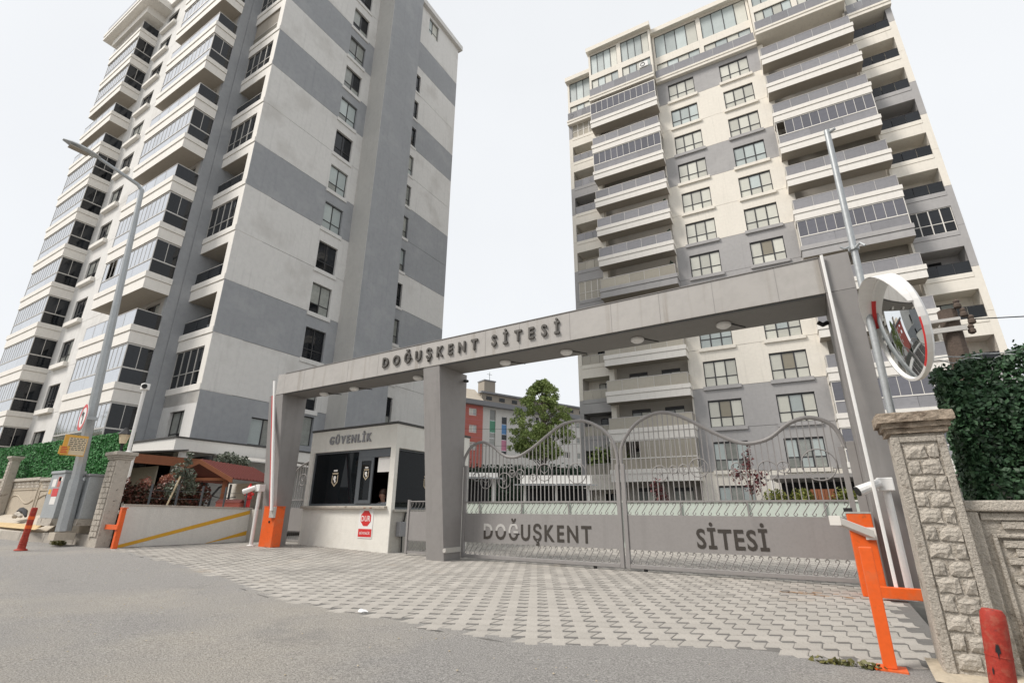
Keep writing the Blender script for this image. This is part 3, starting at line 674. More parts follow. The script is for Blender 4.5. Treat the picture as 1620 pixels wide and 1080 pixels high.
# ------------------------------------------------------------------ right tower
RT = thing('apartment_tower', 'tall cream apartment tower behind the gate with balcony stacks and grey bands', 'apartment tower', (-6.430, 37.655, 0), R(2.9), 'towers of the housing estate')
def RZ(k): return 0.7 + 3 * k
grayR = {12, 9, 6, 5, 2, 1}
for k in range(0, 13):
    z0, z1 = (RZ(k) if k else -0.3), RZ(k + 1)
    if k == 12: z1 = 39.3
    cw = 'gray_rt' if k in grayR else 'cream'
    gp = 0.012
    ws = [(0.0, 2.28, RZ(k) + 0.08, RZ(k) + 2.05), (4.47, 6.78, RZ(k) + 0.08, RZ(k) + 2.05)]
    wall_grid(MB(), -0.95, 7.66, z0 + gp, z1 - gp, ws, 0.14).build('wall_panel', cw, RT)
    for h in ws:
        window(RT, (h[0], 0.10, h[2]), 0, h[1] - h[0], h[3] - h[2], (0.333, 0.667), 0.36, curtains(6, 'rt') if k > 1 else ['curtain_dim', 'curtain2', 'curtain_dim', 'curtain2', 'curtain_dim', 'curtain2'], sill=(0.16, 0.26, 0.24, 'cream' if k not in (12 - 99,) and (k - 1) not in grayR else 'gray_rt') if k else None, depth=0.1, fw=0.06, head=0.06)
    # recessed walls behind the balconies, with a pier at each end
    for side, (a, b) in enumerate(((-7.3, -0.95), (7.66, 14.05))):
        d1 = (a + 1.45, a + 2.95) if side == 0 else (a + 0.9, a + 2.4); d2 = (b - 2.3, b - 0.85)
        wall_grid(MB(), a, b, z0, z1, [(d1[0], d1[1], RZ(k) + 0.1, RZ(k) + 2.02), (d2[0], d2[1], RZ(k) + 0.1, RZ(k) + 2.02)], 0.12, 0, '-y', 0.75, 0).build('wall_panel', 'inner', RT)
        MB().box(a, -0.02, z0, a + 0.42, 0.75, z1).box(b - 0.12, 0.02, z0, b, 0.75, z1).build('pier', 'cream', RT)
        for d in (d1, d2): window(RT, (d[0], 0.83, RZ(k) + 0.1), 0, d[1] - d[0], 1.92, (0.5,), None, ['curtain', 'curtain'] if random.random() < .6 else ['curtain_dim', 'curtain'], head=0.22)
    # corner loggias
    for side, (a, b, e0, e1, dz, top_) in enumerate(((-9.65, -7.3, -10.0, -9.65, 0.05, 1.9), (14.05, 16.48, 16.48, 16.86, -0.36, 1.5))):
        zb = RZ(k) + dz; zt = RZ(k) + top_
        if side == 1 and k == 0: zb = -0.3
        MB().box(e0, 0, z0 + 0.008, e1, 1.6, z1 - 0.008).build('corner_strip', cw, RT)
        mb = MB(); nx = RZ(k + 1) + dz
        mb.box(a, 0, zt, b, 1.5, nx - 0.36).box(a, 0.03, nx - 0.36, b, 1.5, nx - 0.32)
        mb.box(a, -0.02, nx - 0.32, b, 1.5, nx)
        mb.build('loggia_parapet', cw if side == 0 or k not in grayR else cw, RT)
        wall_grid(MB(), a, b, zb, zt, [(a + 0.95 if side == 0 else a + 0.2, a + 2.2 if side == 0 else a + 1.5, zb + 0.02, zt - 0.25)], 0.1, 0, '-y', 1.45, 0).quad((b, 1.45, zb), (b, 0, zb), (b, 0, zt), (b, 1.45, zt)).quad((a, 0, zb), (a, 1.45, zb), (a, 1.45, zt), (a, 0, zt)).build('loggia_wall', 'cream' if k not in grayR else 'gray_rt', RT)
        wx = a + 0.95 if side == 0 else a + 0.2
        window(RT, (wx, 1.5, zb + 0.02), 0, 1.25 if side == 0 else 1.3, zt - zb - 0.27, (0.45,), None, random.choice([['curtain', 'curtain_dim'], ['curtain2', 'curtain'], ['glass_dark', 'curtain2'], ['glass_dark', 'glass_dark']]) if not (side == 1 and k == 3) else ['red', 'red'])
        g_ = k in ((12, 6) if side == 0 else (6,))
        if g_:
            window(RT, (a + 0.01, 0.05, zb + 0.01), 0, b - a - 0.02, zt - zb - 0.02, (0.25, 0.5, 0.75), 0.40, ['glass_dark' if side else 'glass_sand'] * 8, frame='alu_white', fw=0.04)
        elif k:
            gm = ('glass_sand' if k < 8 else 'glass_lilac') if side == 0 else 'glass_dark'
            for q in range(3): put(cbox(((b - a) / 3 - 0.03, 0.014, 0.76), gm), 'railing_glass', RT, (a + q * (b - a) / 3 + 0.015, 0.06, zb + 0.02))
            MB().box(a, 0.045, zb + 0.79, b, 0.085, zb + 0.82).build('handrail', 'frame' if side else 'alu', RT)
pst = {12: 'g', 11: 'r', 10: 'g', 9: 'r', 8: 'r', 7: 'r', 6: 'r', 5: 'r', 4: 'r', 3: 'r', 2: 'r', 1: 'g'}
sst = {12: 'r', 11: 'r', 10: 'r', 9: 'g', 8: 'r', 7: 'r', 6: 'g', 5: 'r', 4: 'r', 3: 'r', 2: 'g', 1: 'g'}
for k in range(1, 13):
    bd = 'gray_rt' if k == 6 else 'white_b'
    balcony(RT, -7.3, 0.0, RZ(k), 6.35, 1.1, 'glaze' if pst[k] == 'g' else 'rail', band=bd, npan=11, rail_glass='glass_sand' if k < 7 else None, glass='glass_lilac' if k > 1 else 'glass_sand', opened=(2, 3) if k == 1 else ())
    balcony(RT, 7.68, 0.0, RZ(k), 6.37, 1.1, 'glaze' if sst[k] == 'g' else 'rail', band=bd, npan=11, opened=(0,) if k == 9 else ())
# penthouse storeys: set on terraces, heights differ bay by bay
def pent(u0, u1, off, zb, low, up, zr, nlo, nup, slab=True, slab_off=0.35, th=0.5):
    z1, z2 = low; z3, z4 = up
    y = -off
    n = max(1, round((u1 - u0) / 3.6))
    cw = (u1 - u0) / n
    hl = []; hu = []
    for i in range(n):
        a = u0 + i * cw + 0.2; b = u0 + (i + 1) * cw - 0.2; hl.append((a, b, z1, z2)); hu.append((a, b, z3, z4))
    wall_grid(MB(), u0, u1, zb, zr, hl + hu, 0.14, 0, '-y', y).box(u0, y + 0.15, zb, u0 + 0.12, y + 3, zr).box(u1 - 0.12, y + 0.002, zb, u1 - 0.002, y + 3, zr - 0.01).build('wall_panel', 'cream', RT)
    for h in hl: window(RT, (h[0], y + 0.09, h[2]), 0, h[1] - h[0], h[3] - h[2], tuple((i + 1) / nlo for i in range(nlo - 1)), None, ['curtain', 'curtain2'])
    for h in hu: window(RT, (h[0], y + 0.09, h[2]), 0, h[1] - h[0], h[3] - h[2], tuple((i + 1) / nup for i in range(nup - 1)), None, ['curtain2', 'curtain2', 'curtain2', 'curtain'])
    MB().box(u0 - 0.1, y - 0.45, zr - 0.05, u1 + 0.1, y + 4, zr + 0.45).build('roof_edge', 'cream', RT)
    sy = y - slab_off
    MB().box(u0 - 0.02, sy, zb - th, u1 + 0.02, y + 3, zb - 0.2).box(u0 - 0.05, sy - 0.05, zb - 0.198, u1 + 0.05, y + 3, zb).build('terrace_slab', 'cream', RT)
    n = 5; pw = (u1 - u0 - 0.1) / n
    for i in range(n): put(cbox((pw - 0.02, 0.014, 0.9), 'glass_lilac'), 'railing_glass', RT, (u0 + 0.05 + i * pw, sy + 0.02, zb + 0.03))
    return sy
pent(-0.93, 7.64, 0.0, 39.75, (39.95, 41.75), (42.6, 45.3), 45.5, 4, 4)
pent(-7.3, -0.97, 0.7, 40.0, (40.3, 42.4), (43.1, 45.7), 45.95, 4, 4)
pent(7.68, 14.05, 0.7, 40.0, (40.3, 42.4), (43.1, 45.7), 45.95, 4, 4)
pent(-9.98, -7.34, 0.0, 38.8, (39.1, 40.8), (41.4, 43.9), 44.0, 3, 3)
pent(14.1, 16.86, 0.0, 38.6, (39.1, 40.8), (41.4, 43.9), 44.0, 3, 3)
for (u, y, z) in ((-2.2, -0.95, 41.2), (-6.2 + 6.0, -0.25, 40.1), (-9.8, -0.3, 39.0), (6.4, -0.25, 40.2)):
    MB().box(0, 0, 0, 0.8, 0.25, 0.6).tube([(0.3 + 0.2 * math.cos(a / 8 * math.pi), -0.01, 0.3 + 0.2 * math.sin(a / 8 * math.pi)) for a in range(16)], 0.03, 5, 1, True).build('air_conditioner', ['whitep', 'black'], RT, (u, y, z))
MB().box(-9.62, 1.6, -0.3, 16.44, 14, 44).build('core', 'inner', RT)
# ------------------------------------------------------------------ entrance arch
ARCH = thing('entrance_arch', 'long grey sheet metal entrance arch with raised letters spanning the driveway', 'entrance arch', (0, 0, 0))
SZ, TZ = 4.12, 4.71
mb = MB()
mb.hexa([(-12.78, 8.15, SZ), (0.47, 8.15, SZ), (0.47, 9.19, SZ), (-12.78, 8.92, SZ)], [(-12.78, 8.15, TZ), (0.47, 8.15, TZ), (0.47, 9.19, TZ), (-12.78, 8.92, TZ)])
mb.build('beam', 'archm', ARCH, bevel=0.006)
MB().box(-12.78, 8.135, TZ + 0.001, 0.47, 8.2, TZ + 0.012).build('beam_cap', 'archp', ARCH)
MB().hexa([(-12.77, 8.185, SZ - 0.006), (0.465, 8.185, SZ - 0.006), (0.465, 9.18, SZ - 0.006), (-12.77, 8.91, SZ - 0.006)], [(-12.77, 8.185, SZ - 0.001), (0.465, 8.185, SZ - 0.001), (0.465, 9.18, SZ - 0.001), (-12.77, 8.91, SZ - 0.001)]).build('soffit_shade_panel', 'archs', ARCH)  # added thin sheet that carries the underside shade in its colour
MB().box(-12.7, 8.17, SZ - 0.03, 0.45, 8.20, SZ - 0.0065).build('soffit_trim', 'roofdark', ARCH)
for x in (-11.9, -10.1, -9.0, -7.6, -5.75, -4.9, -3.75, -2.9, -2.0, -1.1, -0.15):
    MB().box(x, 8.1475, SZ + 0.004, x + 0.006, 8.152, TZ).build('panel_joint', 'archp', ARCH)
def pillar(x0, x1, yb, yt, yr, z0, z1, m='archp'):
    MB().hexa([(x0, yb, z0), (x1, yb, z0), (x1, yr, z0), (x0, yr, z0)], [(x0, yt, z1), (x1, yt, z1), (x1, yr, z1), (x0, yr, z1)]).build('pillar', m, ARCH, bevel=0.006)
pillar(-13.42, -12.782, 8.62, 8.16, 8.95, 0.05, 4.12)
MB().box(-13.12, 8.15, 4.122, -12.782, 8.95, TZ).build('pillar_head', 'archm', ARCH)
pillar(-7.50, -7.02, 8.66, 8.165, 9.21, -0.01, SZ - 0.001)
pillar(0.472, 0.855, 8.66, 8.152, 9.30, -0.01, SZ)
MB().box(0.472, 8.15, SZ + 0.004, 0.855, 9.30, TZ + 0.004).build('pillar_head', 'archp', ARCH)
MB().box(-7.018, 8.66, 0.16, -6.99, 9.2, 0.26).tube([(-7.0, 8.63, 0.21), (-7.0, 8.66, 0.21)], 0.045, 8).build('bumper_rail', 'alu', ARCH)
letters(ARCH, 'DOĞUŞKENT', -8.80, -5.95, 4.31, 0.235, 8.128, 'letter', ext=0.022, bold=0.026, squash=0.82)
letters(ARCH, 'SİTESİ', -5.56, -3.97, 4.31, 0.235, 8.128, 'letter', ext=0.022, bold=0.026, squash=0.82)
for x in (-11.66, -10.42, -8.14, -5.58, -4.09, -2.60, -1.06):
    MB().lathe([(0.11, 0), (0.125, -0.02), (0.12, -0.055), (0.08, -0.085), (0.02, -0.095)], 18, (x, 8.69, SZ)).build('soffit_light', 'whitep', ARCH, smooth=True)
MB().tube([(-7.0, 9.1, 3.95), (-6.9, 9.05, 3.92), (-6.84, 9.0, 3.9)], 0.035, 8).tube([(0.45, 8.9, 3.9), (0.38, 8.86, 3.86), (0.32, 8.82, 3.9)], 0.035, 8).build('sensor', 'black', ARCH)
def cable(pts, r=0.012): return MB().tube(pts, r, 5)
for x in (-11.66, -10.42, -8.14, -5.58, -4.09, -2.60, -1.06):
    cable([(x + 0.1, 8.72, SZ - 0.02), (x + 0.2, 8.9, SZ - 0.01), (x + 0.3, 9.05, SZ - 0.012)]).build('light_cable', 'black', ARCH)

# ------------------------------------------------------------------ driveway gate, two leaves
LCURVE = [(-7.04, 1.95), (-7.04, 2.1), (-6.94, 2.28), (-6.8, 2.42), (-6.54, 2.48), (-6.28, 2.39), (-6.02, 2.2), (-5.84, 2.12), (-5.6, 2.11), (-5.37, 2.2), (-5.14, 2.33), (-4.85, 2.52), (-4.57, 2.69), (-4.35, 2.75), (-4.05, 2.76), (-3.74, 2.63), (-3.49, 2.42), (-3.37, 2.15), (-3.34, 1.84)]
RCURVE = [(-3.27, 1.84), (-3.26, 2.14), (-3.14, 2.38), (-2.91, 2.62), (-2.58, 2.76), (-2.32, 2.76), (-2.03, 2.64), (-1.68, 2.42), (-1.35, 2.22), (-1.1, 2.12), (-0.88, 2.12), (-0.66, 2.19), (-0.39, 2.38), (-0.17, 2.46), (0.02, 2.45), (0.2, 2.35), (0.30, 2.18), (0.34, 1.96)]
def smooth_path(p, n=6):
    out = []
    for i in range(len(p) - 1):
        p0, p1, p2, p3 = [np.array(p[min(max(i + k, 0), len(p) - 1)]) for k in (-1, 0, 1, 2)]
        for t in np.linspace(0, 1, n, endpoint=False):
            out.append(tuple(0.5 * ((2 * p1) + (-p0 + p2) * t + (2 * p0 - 5 * p1 + 4 * p2 - p3) * t ** 2 + (-p0 + 3 * p1 - 3 * p2 + p3) * t ** 3)))
    out.append(tuple(p[-1])); return out
def scroll_s(mb, x, z0, z1, w, y, r=0.0075, flip=1):
    """one S of wrought iron: a slanting bar with a curl at each end"""
    rr = w * 0.2; pts = []
    for a in np.linspace(R(215), 0, 8): pts.append((x + w * 0.22 + rr * math.cos(a), y, z1 - rr - 0.004 + rr * math.sin(a)))
    pts2 = [(2 * x - p[0], y, z0 + z1 - p[2]) for p in pts]
    mb.tube(pts + pts2[::-1], r, 4, cap=False)
def ring(mb, x, z, r, y, t=0.010, a0=0, a1=2 * math.pi, n=22):
    mb.tube([(x + r * math.cos(a), y, z + r * math.sin(a)) for a in np.linspace(a0, a1, n, endpoint=(a1 - a0) < 6.28)], t, 5, closed=(a1 - a0) > 6.28, cap=False)
def fleur(mb, x, z, s, y):
    mb.tube([(x, y, z - s), (x, y, z + s)], [0.012, 0.004], 5); mb.tube([(x - s, y, z + s * 0.5), (x, y, z - s * 0.4), (x + s, y, z + s * 0.5)], [0.004, 0.013, 0.004], 5)
def gate_leaf(curve, x0, x1, label, text, tx0, tx1, orn, half, GY=9.25):
    t = thing('gate_leaf', label, 'gate', (0, 0, 0), group='leaves of the driveway gate')
    path = smooth_path(curve)
    mb = MB(); pts = [(p[0], GY, p[1]) for p in path]
    mb.tube(pts, 0.033, 8); mb.build('top_rail', 'gatem', t, smooth=True)
    MB().box(x0, GY - 0.035, 0.04, x0 + 0.075, GY + 0.035, curve[0][1] + 0.02).build('stile', 'gatem', t, bevel=0.005)
    fr = MB(); fr.box(x1 - 0.075, GY - 0.035, 0.04, x1, GY + 0.035, curve[-1][1] + 0.02)
    fr.build('stile', 'gatem', t, bevel=0.005)
    MB().box(x0 + 0.076, GY - 0.035, 0.05, x1 - 0.076, GY + 0.035, 0.115).build('bottom_rail', 'gatem', t, bevel=0.005)
    MB().box(x0 + 0.076, GY - 0.02, 1.165, x1 - 0.076, GY + 0.02, 1.195).build('middle_rail', 'gatem', t)
    MB().box(x0 + 0.076, GY - 0.012, 0.355, x1 - 0.076, GY + 0.012, 0.945).build('sign_panel', 'gatem', t)
    xs = [p[0] for p in path]; zs = [p[1] for p in path]
    n = int((x1 - x0 - 0.15) / 0.093)
    for i in range(n):
        x = x0 + 0.075 + (i + 0.5) * (x1 - x0 - 0.15) / n
        top = max((np.interp(x, sorted(xs), [z for _, z in sorted(zip(xs, zs))])), 1.3)
        put(cbox((0.016, 0.016, round(top - 1.195 - 0.01, 2)), 'gatem'), 'baluster', t, (x - 0.008, GY - 0.008, 1.196))
    m1 = MB(); n = int((x1 - x0 - 0.16) / 0.125)
    for i in range(n):
        x = x0 + 0.08 + (i + 0.5) * (x1 - x0 - 0.16) / n
        scroll_s(m1, x, 0.95, 1.16, 0.13, GY)
    stuff(m1.build('scroll_band', 'gatem', t))
    m2 = MB()
    for i in range(n):
        x = x0 + 0.08 + (i + 0.5) * (x1 - x0 - 0.16) / n
        scroll_s(m2, x, 0.12, 0.35, 0.13, GY); 
    stuff(m2.build('scroll_band', 'gatem', t))
    for (x, z, r, fl) in orn:
        mb = MB(); ring(mb, x, z, r, GY - 0.02)
        if fl: fleur(mb, x, z, r * 0.5, GY - 0.02)
        mb.build('ornament_ring', 'gatem', t)
    letters(t, text, tx0, tx1, 0.44 if len(text) > 6 else 0.435, 0.30, GY - 0.016, 'letter_gate', ext=0.004, bold=0.019, half=half, squash=0.80)
    wx = (-3.9 if x0 < -5 else -2.95)
    MB().box(wx - 0.03, GY - 0.02, 0.0, wx + 0.03, GY + 0.02, 0.05).lathe([(0.035, -0.02), (0.035, 0.02)], 10, (wx, GY, 0.01)).build('wheel', 'black', t)
    return t
gate_leaf(LCURVE, -7.02, -3.325, 'left leaf of the driveway gate with its half pale first letters, next to the middle pillar', 'DOĞUŞKENT', -6.42, -3.95, [(-5.92, 1.62, 0.16, 1), (-5.72, 1.76, 0.075, 1), (-5.52, 1.74, 0.10, 1), (-4.93, 1.76, 0.17, 1), (-5.2, 1.66, 0.07, 1), (-6.4, 1.6, 0.14, 1), (-6.66, 1.72, 0.09, 0), (-4.2, 1.72, 0.2, 0)], {0: 0.55, 1: 0.55, 2: 0.42})
gate_leaf(RCURVE, -3.29, 0.32, 'right leaf of the driveway gate, next to the right arch pillar', 'SİTESİ', -2.02, -0.94, [(-2.55, 1.66, 0.14, 1), (-2.3, 1.72, 0.07, 1), (-2.12, 1.72, 0.085, 1), (-1.86, 1.74, 0.16, 1), (-1.25, 1.72, 0.08, 0), (-0.78, 1.66, 0.15, 1), (-0.55, 1.7, 0.09, 1), (-0.05, 1.72, 0.24, 0)], None)

MB().box(0.36, 9.19, 0.0, 0.47, 9.30, 2.05).build('hinge_post', 'archp', ARCH, bevel=0.006)
# narrow pedestrian gates either side of the booth
def small_gate(x0, x1, y, zb, topz, arched, label):
    t = thing('pedestrian_gate', label, 'gate', (0, 0, 0), group='pedestrian gates beside the booth')
    MB().box(x0, y - 0.03, zb, x0 + 0.06, y + 0.03, topz - (0.5 if arched else 0)).build('stile', 'gatem', t)
    MB().box(x1 - 0.06, y - 0.03, zb, x1, y + 0.03, topz).build('stile', 'gatem', t)
    MB().box(x0 + 0.061, y - 0.02, zb + 0.02, x1 - 0.061, y + 0.02, zb + 0.07).box(x0 + 0.061, y - 0.01, zb + 0.30, x1 - 0.061, y + 0.01, zb + 0.94).build('sign_panel', 'gatem', t)
    mb = MB(); n = max(4, int((x1 - x0) / 0.11))
    for i in range(n):
        x = x0 + 0.06 + (i + 0.5) * (x1 - x0 - 0.12) / n
        scroll_s(mb, x, zb + 0.95, zb + 1.15, 0.11, y); scroll_s(mb, x, zb + 0.08, zb + 0.29, 0.11, y)
    stuff(mb.build('scroll_band', 'gatem', t))
    MB().box(x0 + 0.061, y - 0.02, zb + 1.16, x1 - 0.061, y + 0.02, zb + 1.185).build('middle_rail', 'gatem', t)
    if arched:
        P = [(x0 + 0.03 + (x1 - x0 - 0.06) * (1 - math.cos(a)), y, topz - 0.55 + 0.55 * math.sin(a)) for a in np.linspace(0, math.pi / 2, 12)]
        MB().tube(P, 0.028, 8).build('top_rail', 'gatem', t, smooth=True)
        for i in range(8):
            x = x0 + 0.1 + i * (x1 - x0 - 0.16) / 8; tz = np.interp(x, [p[0] for p in P], [p[2] for p in P])
            put(cbox((0.016, 0.016, round(tz - zb - 1.19, 2)), 'gatem'), 'baluster', t, (x, y - 0.008, zb + 1.186))
        m = MB(); ring(m, x0 + 0.55, zb + 1.75, 0.17, y - 0.02); fleur(m, x0 + 0.55, zb + 1.75, 0.09, y - 0.02); m.build('ornament_ring', 'gatem', t)
    return t
small_gate(-14.05, -12.93, 9.75, 0.1, 2.42, True, 'arched pedestrian gate with iron bars, left of the security booth')
small_gate(-8.72, -7.3, 9.3, 0.03, 1.24, False, 'low plain pedestrian gate, between the booth and the middle arch pillar')

# ------------------------------------------------------------------ security booth
BX0, BX1, BY = -12.88, -9.40, 9.41
B = thing('security_booth', 'cream security booth with dark windows and a raised name over the window', 'security booth', (0, 0, 0))
mb = MB(); z0 = 0.0
wall_grid(mb, BX0, BX1, -0.02, 3.17, [(BX0 + 0.17, BX1 - 0.18, 1.10, 2.57)], 0.14, 0, '-y', BY, 0)
wall_grid(mb, BY, 12.6, -0.02, 3.17, [(BY + 0.12, 11.4, 1.02, 2.55)], 0.16, 0, '+x', BX1, 0)
mb.quad((BX0, 12.6, -0.02), (BX0, BY, -0.02), (BX0, BY, 3.17), (BX0, 12.6, 3.17)).quad((BX1, 12.6, 0), (BX0, 12.6, 0), (BX0, 12.6, 3.17), (BX1, 12.6, 3.17))
mb.build('wall', 'booth', B)
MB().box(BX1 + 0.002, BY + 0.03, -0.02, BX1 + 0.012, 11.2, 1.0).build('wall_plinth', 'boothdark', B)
MB().box(BX0 - 0.03, BY - 0.03, 3.172, BX1 + 0.03, 12.63, 3.235).build('roof_edge', 'roofdark', B, bevel=0.01)
MB().box(BX0 - 0.02, BY - 0.10, 1.03, BX1 - 0.14, BY + 0.1, 1.095).build('window_sill', 'concrete', B, bevel=0.01)
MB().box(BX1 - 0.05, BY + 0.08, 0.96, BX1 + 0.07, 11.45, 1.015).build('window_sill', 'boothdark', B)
x0, x1 = BX0 + 0.17, BX1 - 0.18
xm = x0 + 0.60 * (x1 - x0)
fr = MB()
def frame_rect(mb, a, b, c, d, w, y0, y1):
    mb.box(a, y0, c, a + w, y1, d); mb.box(b - w, y0, c, b, y1, d); mb.box(a + w, y0, c, b - w, y1, c + w); mb.box(a + w, y0, d - w, b - w, y1, d)
frame_rect(fr, x0, x1, 1.10, 2.57, 0.055, BY + 0.05, BY + 0.12)
fr.box(xm, BY + 0.045, 1.155, xm + 0.08, BY + 0.115, 2.515); fr.box(xm + 0.08, BY + 0.045, 2.34, x1 - 0.055, BY + 0.115, 2.515)
wf = fr.build('window', 'boothframe', B, bevel=0.004)
put(cbox((xm - x0 - 0.06, 0.01, 1.36), 'glass_booth'), 'pane', wf, (x0 + 0.057, BY + 0.085, 1.155))
xs0, xs1 = xm + 0.08, xm + 0.62
sf = MB(); frame_rect(sf, xs0, xs1, 1.157, 2.338, 0.085, BY + 0.03, BY + 0.07); sf.build('sliding_sash', 'boothframe', wf, bevel=0.004)
put(cbox((xs1 - xs0 - 0.17, 0.008, 1.01), 'glass_booth'), 'pane', wf, (xs0 + 0.085, BY + 0.045, 1.243))
MB().box(xs1 + 0.10, BY + 0.10, 1.95, x1 - 0.06, BY + 0.104, 2.335).build('roller_blind', 'paper', wf)
sw = MB()
frame_rect(sw, 0, 1.86, 0, 1.53, 0.05, 0, 0.06)
sw2 = sw.build('window', 'boothframe', B, (BX1 - 0.10, BY + 0.13, 1.02), R(90))
put(cbox((1.74, 0.01, 1.41), 'glass_booth'), 'pane', sw2, (0.06, 0.03, 0.06))
letters(B, 'GÜVENLİK', -12.04, -10.36, 2.775, 0.215, BY - 0.018, 'greym', ext=0.018, bold=0.03, squash=0.85)
# crest stickers on the glass: shield with a banner
def crest(parent, x, y, z, s, rz=0):
    mb = MB()
    mb.prism([(-0.10 * s, 0.10 * s), (0.10 * s, 0.10 * s), (0.115 * s, 0.14 * s), (-0.115 * s, 0.14 * s)], 'y', 0, 0.003, 0)
    mb.prism([(-0.07 * s, 0.17 * s), (0.07 * s, 0.17 * s), (0.07 * s, 0.21 * s), (-0.07 * s, 0.21 * s)], 'y', 0, 0.003, 1)
    mb.prism([(-0.115 * s, 0.08 * s), (-0.115 * s, -0.09 * s), (0, -0.2 * s), (0.115 * s, -0.09 * s), (0.115 * s, 0.08 * s), (0.085 * s, 0.08 * s), (0.085 * s, -0.075 * s), (0, -0.155 * s), (-0.085 * s, -0.075 * s), (-0.085 * s, 0.08 * s)], 'y', 0, 0.003, 0)
    mb.prism([(-0.05 * s, 0.05 * s), (0.0, 0.07 * s), (0.05 * s, 0.02 * s), (0.02 * s, -0.02 * s), (0.05 * s, -0.08 * s), (0, -0.11 * s), (-0.02 * s, -0.05 * s), (-0.06 * s, -0.02 * s)], 'y', 0, 0.003, 1)
    o = mb.build('crest_sticker', ['crestc', 'paper'], parent, (x, y, z), rz); return o
crest(wf, x0 + 0.95, BY + 0.079, 1.83, 1.12); crest(wf, xs0 + 0.28, BY + 0.040, 1.92, 0.85); crest(sw2, 1.3, 0.024, 0.72, 1.2)
MB().box(BX1 + 0.02, 9.62, 0.38, BX1 + 0.16, 9.86, 0.72).build('junction_box', 'greym', B, bevel=0.01)
MB().tube([(BX1 + 0.05, 9.85, 0.72), (BX1 + 0.05, 9.9, 0.95)], 0.02, 6).tube([(BX1 + 0.06, 9.8, 0.38), (BX1 + 0.06, 9.82, 0.0)], 0.02, 6).build('cable', 'black', B)
# interior so that the open hatch shows depth
MB().box(BX0 + 0.03, 11.0, 0, BX1 - 0.2, 11.05, 3.1).box(BX0 + 0.03, BY + 0.2, 0.98, BX1 - 1.4, BY + 0.7, 1.02).build('interior_desk', 'dark', B)
# stop sign on the booth wall
S = thing('stop_sign', 'white stop sign with red octagon and red strip, below the booth hatch', 'sign', (-10.25, BY - 0.012, 0.32))
MB().box(-0.26, 0, 0, 0.26, 0.01, 0.71).build('sign_plate', 'whitep', S)
MB().prism([(0.2 * math.cos(a), 0.475 + 0.2 * math.sin(a)) for a in [R(22.5 + 45 * i) for i in range(8)]], 'y', -0.004, -0.001).build('octagon', 'red', S)
MB().box(-0.24, -0.004, 0.03, 0.24, -0.001, 0.22).build('red_strip', 'red', S)
letters(S, 'DUR', -0.16, 0.16, 0.405, 0.135, -0.006, 'whitep', ext=0.001, bold=0.012, squash=0.8)
letters(S, 'GÜVENLİK', -0.19, 0.19, 0.09, 0.06, -0.006, 'whitep', ext=0.001, bold=0.008, squash=0.85)

